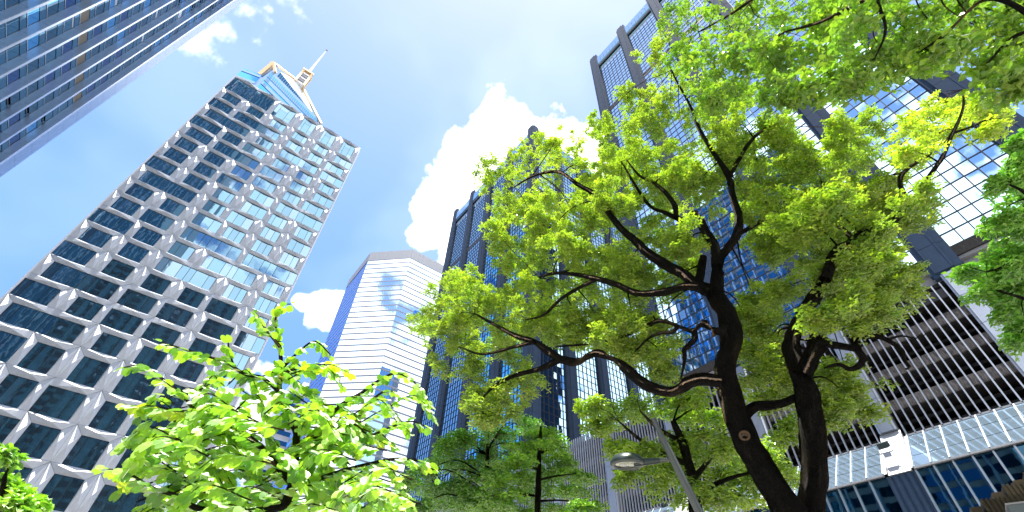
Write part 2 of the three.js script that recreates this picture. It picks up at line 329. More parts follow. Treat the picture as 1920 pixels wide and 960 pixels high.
{
  // podium: car park behind upright fins, sloping glass canopy, lobby glass
  const base = V(D1 + 12, 0, -0.5 * D1), world = (u, v, w) => V(D1 - w, v, u), f = (u, v, w) => world(u, v, w).sub(base), R = rng(405);
  const T = thing('podium_building', 'dark car park podium with upright metal fins above a sloping glass canopy', 'building', base);
  const cols = []; for (let k = -7; k <= 2; k++) cols.push((-0.0195 + 0.216 * k) * D1);
  const u0 = cols[0] - 4, u1 = cols[cols.length - 1] + 4, vC = Y1(0.3655), vB = EYE.y + 0.3175 * 0.933 * D1, wB = 4.0;
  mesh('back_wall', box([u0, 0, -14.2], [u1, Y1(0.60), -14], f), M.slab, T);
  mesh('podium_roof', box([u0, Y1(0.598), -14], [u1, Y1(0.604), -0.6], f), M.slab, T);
  for (const u of [u0, u1 - 0.3]) mesh('end_wall', box([u, 0, -13.9], [u + 0.3, Y1(0.596), -0.3], f), M.pier, T);
  const bands = [0.3755, 0.4165, 0.4735, 0.5305, 0.5795];
  bands.forEach((y, i) => {
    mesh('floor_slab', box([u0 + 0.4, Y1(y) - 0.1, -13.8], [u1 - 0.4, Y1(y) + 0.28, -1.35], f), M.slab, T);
    for (let k = 0; k + 1 < cols.length; k++) {
      if (!inFrame(world((cols[k] + cols[k + 1]) / 2, Y1(y), 0), 300)) continue;
      if (i > 0 && i < 4) { const s = (cols[k + 1] - cols[k] - 1.5) / 4; for (let q = 0; q < 4; q++) mesh('spandrel_panel', box([cols[k] + 0.75 + q * s + 0.01, Y1(y) + 0.05, -1.30], [cols[k] + 0.75 + (q + 1) * s - 0.01, Y1(y) + 1.15, -1.05], f), M.spandrel, T); }
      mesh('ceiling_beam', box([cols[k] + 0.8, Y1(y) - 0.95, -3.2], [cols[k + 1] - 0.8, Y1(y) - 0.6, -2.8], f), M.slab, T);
    }
  });
  for (let k = 0; k < cols.length; k++) {
    const u = cols[k];
    if (!inFrame(world(u, Y1(0.5), 0), 500)) continue;
    // bright upper column in panels
    for (let v = vC + 0.8; v < Y1(0.605); v += 3.52) {
      const e = Math.min(v + 3.47, Y1(0.606));
      mesh('column_panel', poly(prismFaces([[u - 0.62, -0.4], [u - 0.62, 0.5], [u + 0.62, 0.5], [u + 0.62, -0.4]], v, e, f)), M.pierLight, T);
      for (const s of [-1, 1]) mesh('column_edge', poly(prismFaces([[u + s * 0.66, -0.4], [u + s * 0.66, 0.44], [u + s * 0.86, 0.36], [u + s * 0.86, -0.4]], v, e, f)), M.fin, T);
    }
    mesh('column_core', box([u - 0.8, 0, -0.9], [u + 0.8, Y1(0.60), -0.42], f), M.spandrel, T);
    // white wedge where the column meets the canopy
    mesh('canopy_end_block', poly([[f(u - 0.99, vC + 0.75, 0.0), f(u + 0.99, vC + 0.75, 0.0), f(u + 0.99, vB - 0.1, wB - 0.2), f(u - 0.99, vB - 0.1, wB - 0.2)].reverse(),
      [f(u - 0.99, vC + 0.75, 0), f(u - 0.99, vB - 0.1, wB - 0.2), f(u - 0.99, vB - 0.1, 0)], [f(u + 0.99, vC + 0.75, 0), f(u + 0.99, vB - 0.1, 0), f(u + 0.99, vB - 0.1, wB - 0.2)],
      [f(u - 0.99, vB - 0.1, 0), f(u - 0.99, vB - 0.1, wB - 0.2), f(u + 0.99, vB - 0.1, wB - 0.2), f(u + 0.99, vB - 0.1, 0)]]), M.whitePanel, T);
    // dark fluted pillar below
    const fl = [[-1.5, 0.4]]; for (let q = 0; q <= 40; q++) { const t = q / 40, a = -1.5 + 3 * t; fl.push([a, wB - 0.55 + 0.22 * Math.abs(Math.sin(t * Math.PI * 5))]); } fl.push([1.5, 0.4]);
    mesh('pillar', poly(prismFaces(fl.map(([a, b]) => [a + u, b]), 0, vB - 0.14, f)), M.pier, T);
    for (const s of [-1, 1]) mesh('canopy_flashing', poly([[f(u + s * 1.0, vC, 0.02), f(u + s * 1.0, vB, wB + 0.02), f(u + s * 1.3, vB, wB + 0.02), f(u + s * 1.3, vC, 0.02)]]), M.whitePanel, T);
  }
  for (let k = 0; k + 1 < cols.length; k++) {
    const a = cols[k] + 0.95, b = cols[k + 1] - 0.95, far = cols[k] < -0.7 * D1, n = far ? 20 : 14, seen = inFrame(world((a + b) / 2, Y1(0.5), 0), 420);
    if (!seen) continue;
    for (let i = 0; i < n; i++) { const u = a + (b - a) * (i + 0.5) / n; mesh('fin', box([u - 0.065, vC, -0.12], [u + 0.065, Y1(far ? 0.617 : 0.597), 0.12], f), M.fin, T); }
    mesh('vent_grille', box([a + 0.3, Y1(0.575), -1.0], [b - 0.3, Y1(0.594), -0.8], f), M.darkMetal, T);
    // canopy
    const m = 7, ca = cols[k] + 1.3, cb = cols[k + 1] - 1.3, wd = (cb - ca) / m;
    mesh('canopy_rail', box([ca, vC - 0.06, -0.05], [cb, vC + 0.10, 0.12], f), M.whitePanel, T);
    mesh('canopy_gutter', box([ca, vB - 0.12, wB - 0.1], [cb, vB + 0.02, wB + 0.08], f), M.whitePanel, T);
    const S = (t, lift) => [vC + (vB - vC) * t + lift * 0.7, wB * t + lift * 0.7];
    for (let i = 0; i <= m; i++) { const u = ca + i * wd, [p, q] = S(0, 0.02), [p2, q2] = S(1, 0.02), [p3, q3] = S(1, 0.14), [p4, q4] = S(0, 0.14), e = 0.055;
      mesh('canopy_rafter', poly([[f(u - e, p4, q4), f(u - e, p3, q3), f(u + e, p3, q3), f(u + e, p4, q4)], [f(u - e, p, q), f(u - e, p2, q2), f(u - e, p3, q3), f(u - e, p4, q4)], [f(u + e, p4, q4), f(u + e, p3, q3), f(u + e, p2, q2), f(u + e, p, q)]]), M.whitePanel, T); }
    for (let i = 0; i < m; i++) for (let j = 0; j < 3; j++) {
      const t0 = j / 3 + 0.006, t1 = (j + 1) / 3 - 0.006, [p, q] = S(t0, (R() - 0.5) * 0.012), [p2, q2] = S(t1, (R() - 0.5) * 0.012), ua = ca + i * wd + 0.05, ub = ca + (i + 1) * wd - 0.05;
      mesh('canopy_pane', poly([[f(ua, p, q), f(ub, p, q), f(ub, p2, q2), f(ua, p2, q2)].reverse()]), M.canopyGlass, T);
    }
    mesh('canopy_deck', poly([[f(ca, vC - 0.2, -0.02), f(cb, vC - 0.2, -0.02), f(cb, vB - 0.2, wB - 0.06), f(ca, vB - 0.2, wB - 0.06)]]), M.fin, T);
    // lobby glass
    for (let i = 0; i < m; i++) {
      for (const [y0, y1] of [[0.2, 4.4], [4.45, 9.2], [9.25, 14.2], [14.25, vB - 0.16]]) mesh('lobby_pane', poly([paneFace(ca + i * wd + 0.03, ca + (i + 1) * wd - 0.03, y0, y1, wB - 0.35, f, R, 0.012)]), M.lobbyGlass, T);
      mesh('lobby_mullion', box([ca + i * wd - 0.07, 0, wB - 0.42], [ca + i * wd + 0.07, vB - 0.14, wB - 0.16], f), M.fin, T);
    }
    for (const y of [4.42, 9.22, 14.22]) mesh('lobby_transom', box([ca, y - 0.07, wB - 0.42], [cb, y + 0.07, wB - 0.2], f), M.darkMetal, T);
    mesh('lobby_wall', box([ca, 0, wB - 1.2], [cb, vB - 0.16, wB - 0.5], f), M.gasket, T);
  }
}

// ---------------------------------------------------------------- slab tower at the upper left, upright ribs
{
  const Db = 45, X = -Db, zEnd = -2.15 * Db, zPan = -2.075 * Db, P = 0.108 * Db, H = 196, FH = 4.1, R = rng(501), n = 16;
  const base = V(X - 14, 0, zEnd + 32), T = thing('ribbed_slab_tower', 'blue grey tower with deep upright metal ribs between strips of windows', 'tower', base);
  const world = (u, v, w) => V(X + w, v, u), f = (u, v, w) => world(u, v, w).sub(base);
  const zNear = zPan + n * P;
  mesh('core', box([zEnd + 0.1, 0, -26], [zNear, H - 1, -1.5], f), M.octTop, T);
  mesh('side_wall', box([zNear, 0, -26], [zNear + 0.4, H, -1.2], f), M.slabPanel, T);
  mesh('end_band', box([zEnd, 0, -1.3], [zPan - 0.06, 50, 0], f), M.slabPanel, T);
  for (let v = 50; v < H; v += FH) for (let i = 0; i < 4; i++) {
    const s = (zPan - 0.06 - zEnd) / 4;
    if (inFrame(world(zEnd, v, 0), 90)) mesh('end_panel', box([zEnd + i * s + 0.012, v + 0.02, -1.3], [zEnd + (i + 1) * s - 0.012, v + FH - 0.02, 0], f), M.slabPanel, T);
  }
  mesh('end_cap', box([zPan - 0.05, 0, -1.3], [zPan + 0.04, H, 0.05], f), M.slabCap, T);
  for (let k = 0; k <= n; k++) {
    const z = zPan + k * P, zr = z + 0.06;                                // rib: 0.5 m wide, 1.25 m deep
    mesh('rib_cap', box([zr, 0, -0.10], [zr + 0.48, H, 0.02], f), M.slabCap, T);
    mesh('rib_groove', box([zr + 0.06, 0, -1.3], [zr + 0.42, H, -0.12], f), M.slabPanel, T);
    let loose = [];
    for (let v = 0; v < H - 2; v += FH) {
      const a = [zr + 0.02, v + 0.03, -1.28], b = [zr + 0.46, v + FH - 0.03, -0.12];
      if (k > 0 && inFrame(world(z, v, 0), 40)) mesh('rib_panel', box(a, b, f), M.slabPanel, T); else loose.push(...boxFaces(a, b, f));
    }
    if (loose.length) mesh('rib_cladding', poly(loose), M.slabPanel, T);
    if (k === n) continue;
    const g0 = zr + 0.5, g1 = z + P + 0.04;
    loose = [];
    for (let v = 0; v < H - 2; v += FH) {
      const seen = inFrame(world((g0 + g1) / 2, v + 2, -1.3), 60), gm = (g0 + g1) / 2;
      if (!seen) { loose.push(paneFace(g0, g1, v + 1.5, v + FH - 0.06, -1.3, f, R)); continue; }
      mesh('spandrel', box([g0, v, -1.45], [g1, v + 1.4, -1.28], f), M.slabSpandrel, T);
      const fr = mesh('window', box([g0, v + 1.42, -1.48], [g1, v + FH - 0.02, -1.36], f), M.mullion, T);
      for (const [a, b] of [[g0, gm], [gm, g1]]) mesh('pane', poly([paneFace(a + 0.04, b - 0.04, v + 1.5, v + FH - 0.1, -1.33, f, R, 0.02)]), M.slabGlasses[Math.floor(R() * 4)], fr);
      const q = R();
      if (q < 0.10) mesh('open_vent', poly([[f(g0 + 0.1, v + 2.2, -1.3), f(gm - 0.1, v + 2.2, -1.3), f(gm - 0.1, v + 1.55, -0.95), f(g0 + 0.1, v + 1.55, -0.95)]]), M.slabGlass, fr);
      else if (q < 0.20) { const h = 0.3 + R() * 1.3; mesh('blind', box([g0 + 0.06, v + FH - 0.12 - h, -1.325], [(R() < 0.5 ? gm : g1) - 0.06, v + FH - 0.12, -1.31], f), M.blind, fr); }
      mesh('ledge', box([g0, v + 1.4, -1.34], [g1, v + 1.48, -1.2], f), M.slabCap, T);
    }
    if (loose.length) mesh('lower_panes', poly(loose), M.slabGlass, T).userData.kind = 'stuff';
    if (k < 9) { const v = Math.floor((EYE.y + 1.94 * Db) / FH) * FH; mesh('curtain', box([g0 + 0.05, v + 1.5, -1.32], [g1 - 0.05, v + FH - 0.1, -1.305], f), M.curtain, T); }
  }
}

// ---------------------------------------------------------------- eight-sided pale tower
{
  const RA = 230, A = V(RA * 0.2156, 0, -RA * 0.9765), s = 0.0849 * RA, B = V(A.x + s, 0, A.z + s), H = EYE.y + 0.899 * RA, FH = 3.72, R = rng(601);
  const Lf = V(A.x, 0, A.z - 34), Rt = V(B.x + 34, 0, B.z), base = V(A.x + 24, 0, A.z - 8);
  const T = thing('eight_sided_tower', 'pale tower with chamfered corners whose banded glass mirrors white cloud', 'tower', base);
  const ring = [Lf, A, B, Rt, V(Rt.x + s, 0, Rt.z - s), V(Rt.x + s, 0, Lf.z - s), V(Lf.x + s, 0, Lf.z - s * 1.2)];
  const up = (p, y, o = 0) => { const c = V(A.x + 24, 0, A.z - 14), d = p.clone().sub(c).normalize(); return V(p.x - base.x + d.x * o, y, p.z - base.z + d.z * o); };
  const wall = (p, q, y0, y1, o) => [up(p, y0, o), up(q, y0, o), up(q, y1, o), up(p, y1, o)];
  const sides = ring.map((p, i) => [p, ring[(i + 1) % ring.length]]);
  mesh('core', poly([...sides.map(([p, q]) => wall(p, q, 0, H - 1, -0.6)), ring.map((p) => up(p, H - 1, -0.6))]), M.octTop, T);
  sides.forEach(([p, q], i) => {
    const seen = i < 3;
    if (!seen) { mesh('rear_wall', poly([wall(p, q, 0, H, 0)]), M.octTop, T); return; }
    const m = Math.round(p.distanceTo(q) / 2.6);
    for (let k = 0; k < m; k++) { const a = p.clone().lerp(q, k / m + 0.004), b = p.clone().lerp(q, (k + 1) / m - 0.004); mesh('parapet_panel', poly([wall(a, b, H - 7.6, H, 0.25)]), M.octTop, T); }
    mesh('parapet_back', poly([wall(p, q, H - 7.6, H - 0.1, 0.05)]), M.octSpandrel, T);
    for (let y = H - 7.6 - FH; y > 20; y -= FH) {
      mesh('glazing', poly([wall(p, q, y + 0.95, y + FH, 0)]), i === 0 ? M.octGlassBlue : M.octGlass, T);
      mesh('spandrel', poly([wall(p, q, y, y + 0.34, 0.10), [up(p, y + 0.34, 0.10), up(q, y + 0.34, 0.10), up(q, y + 0.34, 0), up(p, y + 0.34, 0)]]), M.octSpandrel, T);
      mesh('ledge', poly([wall(p, q, y + 0.52, y + 0.84, 0.12), [up(p, y + 0.84, 0.12), up(q, y + 0.84, 0.12), up(q, y + 0.84, 0), up(p, y + 0.84, 0)]]), M.octSpandrel, T);
    }
    const bars = []; const mm = Math.round(p.distanceTo(q) / 1.5);
    for (let k = 0; k <= mm; k++) { const a = p.clone().lerp(q, clamp(k / mm - 0.0012)), b = p.clone().lerp(q, clamp(k / mm + 0.0012)); bars.push(wall(a, b, 20, H - 7.6, 0.03)); }
    mesh('glazing_bars', poly(bars), M.octSpandrel, T).userData.kind = 'stuff';
  });
  // one window standing open on the right face
  const c = B.clone().lerp(Rt, 0.3), y = EYE.y + 0.70 * RA; mesh('open_window', poly([wall(c, V(c.x + 2.2, 0, c.z), y, y + 2.6, 0.35)]), M.octGlassBlue, T);
}

// ---------------------------------------------------------------- far tower with gilded crown and mast
{
  const H = 300, p = (x, y, h) => atY(x, y, h);
  const Lc = p(510, 134, H), Rc = p(599, 224, H), mid = Lc.clone().lerp(Rc, 0.5), into = V(mid.x, 0, mid.z).normalize();
  const Bc = mid.clone().addScaledVector(into, 62); Bc.y = H;
  const L2 = p(457, 128, 292), base = V(mid.x, 0, mid.z).addScaledVector(into, 25);
  const T = thing('gilded_crown_tower', 'blue banded tower with gilded open crown and slim white mast, rising behind the folded tower', 'tower', base);
  const loc = (v, y = v.y) => V(v.x - base.x, y, v.z - base.z);
  const side = (a, b, y0, y1, o = 0) => { const n = V(-(b.z - a.z), 0, b.x - a.x).normalize(); if (n.dot(into) > 0) n.negate(); const e = (v, y) => loc(v, y).addScaledVector(n, o); return [e(a, y0), e(b, y0), e(b, y1), e(a, y1)]; };
  const beam = (name, a, b, w, m) => { const d = b.clone().sub(a), g = new THREE.BoxGeometry(w, d.length(), w); g.translate(0, d.length() / 2, 0); g.applyQuaternion(new THREE.Quaternion().setFromUnitVectors(V(0, 1, 0), d.normalize())); g.translate(a.x, a.y, a.z); return mesh(name, g.toNonIndexed(), m, T); };
  mesh('body', poly([side(Lc, Rc, 0, H), side(Rc, Bc, 0, H), side(Bc, Lc, 0, H)]), M.farGlass, T);
  for (let i = 0; i < 7; i++) mesh('floor_band', poly([side(Lc, Rc, H - 18 - i * 11, H - 15 - i * 11, 0.3)]), M.farBand, T);
  mesh('window_strip', poly([side(Lc, Rc, H - 13, H - 9, 0.2)]), M.farBand, T);
  // set-back top storey with its row of windows
  const H1 = H + 9, L1 = p(526, 135, H1), R1 = p(588, 215, H1), back = into.clone().multiplyScalar(20), L3 = L1.clone().add(back), R3 = R1.clone().add(back);
  mesh('body_roof', poly([[loc(Lc), loc(Rc), loc(Bc)]]), M.farBand, T);
  mesh('top_storey', poly([side(L1, R1, H - 1, H1), side(R1, R3, H - 1, H1), side(L3, L1, H - 1, H1), side(L3, R3, H - 1, H1)]), M.farBand, T);
  for (let i = 0; i < 22; i++) { const a = L1.clone().lerp(R1, (i + 0.14) / 22), b = L1.clone().lerp(R1, (i + 0.86) / 22); mesh('window', poly([side(a, b, H1 - 7, H1 - 1, 0.25)]), M.slabGlass, T); }
  for (let i = 0; i < 30; i++) { const a = Lc.clone().lerp(Rc, (i + 0.2) / 30), b = Lc.clone().lerp(Rc, (i + 0.8) / 30); mesh('small_window', poly([side(a, b, H - 6, H - 3, 0.3)]), M.farGlass, T); }
  mesh('crown_band', poly([side(Lc, Rc, H - 8, H - 0.1, 0.2)]), M.farBand, T);
  // sloping white roof and gilded hips up to the mast house
  const apex = p(563, 156, H1 + 15), La = p(513, 118, H + 12), Ra = p(602, 232, H - 4), l1 = loc(L1, H1), r1 = loc(R1, H1), l3 = loc(L3, H1), r3 = loc(R3, H1), ap = loc(apex);
  mesh('crown_roof', poly([[l1, r1, ap], [r1, r3, ap], [r3, l3, ap], [l3, l1, ap]]), M.farWhite, T);
  beam('gilded_hip', loc(La), ap, 1.5, M.gold); beam('gilded_hip', ap, loc(Ra), 1.5, M.gold); beam('gilded_hip', loc(La), loc(p(486, 141, H - 6)), 2.2, M.gold); beam('gilded_post', loc(La), loc(p(516, 136, H)), 1.6, M.gold); beam('gilded_hip', loc(p(519, 123, H + 10)), loc(p(490, 143, H - 5)), 1.2, M.octTop);
  for (const [dx, dz] of [[-3, -3], [3, -3], [3, 3], [-3, 3]]) mesh('mast_post', box([ap.x + dx - 0.7, ap.y - 5, ap.z + dz - 0.7], [ap.x + dx + 0.7, ap.y + 13, ap.z + dz + 0.7]), M.gold, T);
  for (let i = 0; i < 5; i++) mesh('mast_house_louvre', box([ap.x - 2.7, ap.y - 4 + i * 3.3, ap.z - 2.7], [ap.x + 2.7, ap.y - 2 + i * 3.3, ap.z + 2.7]), i % 2 ? M.octTop : M.farWhite, T);
  mesh('mast_house_roof', box([ap.x - 4, ap.y + 13, ap.z - 4], [ap.x + 4, ap.y + 14.2, ap.z + 4]), M.gold, T);
  const mast = new THREE.CylinderGeometry(0.3, 1.1, 46, 12); mast.translate(ap.x, ap.y + 37, ap.z); mesh('mast', mast, M.farWhite, T);
  const tip = new THREE.CylinderGeometry(0.7, 0.7, 1.5, 8); tip.translate(ap.x, ap.y + 60.5, ap.z); mesh('mast_light', tip, M.darkMetal, T);
  // lower wing to the left
  const wing = L2.clone(), w2 = p(487, 146, 288);
  const wingR = w2.clone(); wingR.y = 292;
  const wb = wing.clone().addScaledVector(into, 30), wc = wingR.clone().addScaledVector(into, 30);
  mesh('wing', poly([side(wing, wingR, 0, 292), side(wingR, wc, 0, 292), side(wb, wing, 0, 292), [loc(wing, 292), loc(wingR, 292), loc(wc, 292), loc(wb, 292)]]), M.farGlass, T);
  for (let i = 0; i < 6; i++) mesh('wing_band', poly([side(wing, wingR, 292 - 4 - i * 9, 292 - 1.5 - i * 9, 0.3)]), M.farBand, T);
}

// ---------------------------------------------------------------- blocks that stand behind the camera and show in the glass of the folded tower
{
  const R = rng(701), f0 = (x, y, z) => V(x, y, z);
  const T = thing('apartment_block', 'pale concrete apartment block with rows of windows, mirrored in the folded tower', 'building', V(-24, 0, 58));
  const o = (x, y, z) => V(x + 24, y, z - 58);
  mesh('wall', box([-52, 0, 46], [4, 128, 72], o), M.flatPale, T);
  for (let i = 0; i < 9; i++) { const x = -51 + i * 6.1; mesh('bay_column', box([x, 0, 45.0], [x + 2.2, 128, 45.96], o), M.flatPale, T); }
  for (let j = 0; j < 40; j++) for (let i = 0; i < 9; i++) { const x = -51 + i * 6.1 + 2.6, y = 3 + j * 3.1; if (j < 10 || (i * 40 + j) % 1 !== 0) continue; const w = mesh('window', box([x, y, 45.7], [x + 2.6, y + 1.7, 45.95], o), M.flatDark, T); if (R() < 0.35) mesh('air_conditioner', box([x + 0.4, y - 0.7, 45.2], [x + 1.3, y - 0.1, 45.69], o), M.blind, w); }
  const B = thing('ribbed_glass_tower', 'tall dark glass tower with light upright lines, mirrored in the folded tower', 'tower', V(-80, 0, 90));
  const q = (x, y, z) => V(x + 80, y, z - 90);
  mesh('wall', box([-125, 0, 60], [-44, 290, 110], q), M.ribDark, B);
  for (let i = 0; i < 40; i++) mesh('upright_line', box([-124 + i * 2, 0, 59.4], [-123.65 + i * 2, 290, 59.98], q), M.ribLight, B);
}
// pale block far behind, between the folded tower and the eight-sided one
{
  const c = at(570, 760, 1), d = V(c.x, 0, c.z).normalize(), base = V(d.x * 300, 0, d.z * 300), T = thing('pale_block', 'pale low block far behind the round leaved tree', 'building', base);
  mesh('wall', box([-14, 0, -12], [13, 138, 12]), M.farWhite, T);
  mesh('roof_house', box([-6, 138, -6], [3, 145, 6]), M.farWhite, T);
  mesh('aerial', box([-2, 145, -0.3], [-1.4, 156, 0.3]), M.octTop, T);
  for (let j = 0; j < 14; j++) mesh('window_band', box([-13.5, 60 + j * 5.4, 12.01], [12.5, 62.4 + j * 5.4, 12.2]), M.farGlass, T);
}

// ---------------------------------------------------------------- trees: limbs, twigs, leaves
const knot = createNoise3D(rng(31));
function tube(pts, rad, mat, name, parent, base, seg = 10, bumpy = 0.10, closed = true) {
  const curve = new THREE.CatmullRomCurve3(pts, false, 'centripetal'), n = Math.max(6, pts.length * 5), P = [], N = [], U = [], I = [];
  const frames = curve.computeFrenetFrames(n, false); let len = 0, last = null;
  for (let i = 0; i <= n; i++) {
    const t = i / n, c = curve.getPoint(t), x = t * (rad.length - 1), k = Math.min(rad.length - 2, Math.floor(x)), r = rad[k] + (rad[k + 1] - rad[k]) * (x - k);
    if (last) len += c.distanceTo(last); last = c;
    for (let j = 0; j <= seg; j++) {
      const a = j / seg * Math.PI * 2, d = frames.normals[i].clone().multiplyScalar(Math.cos(a)).addScaledVector(frames.binormals[i], Math.sin(a));
      const q = r * (1 + bumpy * knot(c.x * 3 + d.x * 1.5, c.y * 2.2 + d.y * 1.5, c.z * 3 + d.z * 1.5));
      P.push(c.x + d.x * q - base.x, c.y + d.y * q - base.y, c.z + d.z * q - base.z); N.push(d.x, d.y, d.z); U.push(j / seg * Math.max(1, Math.round(r * 9)), len * 0.6);
      if (i < n && j < seg) { const s = i * (seg + 1) + j; I.push(s, s + seg + 1, s + 1, s + 1, s + seg + 1, s + seg + 2); }
    }
  }
  if (closed) { const e = curve.getPoint(1).sub(base), s0 = n * (seg + 1), d = frames.tangents[n], k = P.length / 3; P.push(e.x, e.y, e.z); N.push(d.x, d.y, d.z); U.push(0.5, len * 0.6); for (let j = 0; j < seg; j++) I.push(s0 + j, k, s0 + j + 1); }
  const g = new THREE.BufferGeometry(); g.setAttribute('position', new THREE.Float32BufferAttribute(P, 3)); g.setAttribute('normal', new THREE.Float32BufferAttribute(N, 3)); g.setAttribute('uv', new THREE.Float32BufferAttribute(U, 2)); g.setIndex(I);
  if (!mat) return g;
  return mesh(name, g, mat, parent);
}
// one leaf, folded along its midrib, base at the origin, pointing along +z, upper side +y
function leaf(len, wid, fold = 0.25, droop = 0.1) {
  const y = wid * fold, p = [[0, 0, 0], [-wid / 2, y, len * 0.42], [0, 0, len * 0.5], [wid / 2, y, len * 0.42], [0, -len * droop, len], [-wid * 0.36, y * 0.6 - len * droop * 0.4, len * 0.74], [wid * 0.36, y * 0.6 - len * droop * 0.4, len * 0.74]];
  const t = [[0, 2, 1], [0, 3, 2], [1, 2, 5], [2, 4, 5], [3, 6, 2], [2, 6, 4]], P = [];
  for (const q of t) for (const i of q) P.push(...p[i]);
  const g = new THREE.BufferGeometry(); g.setAttribute('position', new THREE.Float32BufferAttribute(P, 3)); g.computeVertexNormals(); return g;
}
function clump(n, len, wid, R, spread = 1) {
  const list = [];
  for (let i = 0; i < n; i++) {
    const g = leaf(len * (0.75 + 0.5 * R()), wid * (0.8 + 0.4 * R()), 0.15 + 0.3 * R(), 0.05 + 0.25 * R()), a = i * 2.4 + R(), up = 0.55 - 0.9 * R() * spread;
    g.rotateZ((R() - 0.5) * 1.3); g.rotateX(-up); g.rotateY(a); g.translate(0, (i / n - 0.4) * len * 1.3, 0); list.push(g);
  }
  return mergeGeometries(list);
}
const tmpM = new THREE.Matrix4(), tmpQ = new THREE.Quaternion(), tmpE = new THREE.Euler();
function scatter(name, geos, mat, places, parent, base, tint, R) {
  geos.forEach((g, v) => {
    const mine = places.filter((_, i) => i % geos.length === v); if (!mine.length) return;
    const im = new THREE.InstancedMesh(g, mat, mine.length); im.name = name; im.castShadow = im.receiveShadow = true; im.userData.kind = 'stuff';
    mine.forEach((p, i) => {
      tmpE.set((R() - 0.5) * p.tilt, R() * 6.28, (R() - 0.5) * p.tilt); tmpQ.setFromEuler(tmpE);
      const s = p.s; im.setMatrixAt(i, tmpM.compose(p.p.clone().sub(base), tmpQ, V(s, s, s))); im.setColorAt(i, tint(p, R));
    });
    parent.add(im);
  });
}
// the place of a pixel on an upright plane that faces along n, at distance s from the eye
const onPlane = (px, py, n, s) => { const r = ray(px, py); return EYE.clone().addScaledVector(r, s / r.dot(n)); };
const pxSize = (p) => toPx(p)[2] / F;                                      // metres per photograph pixel at p

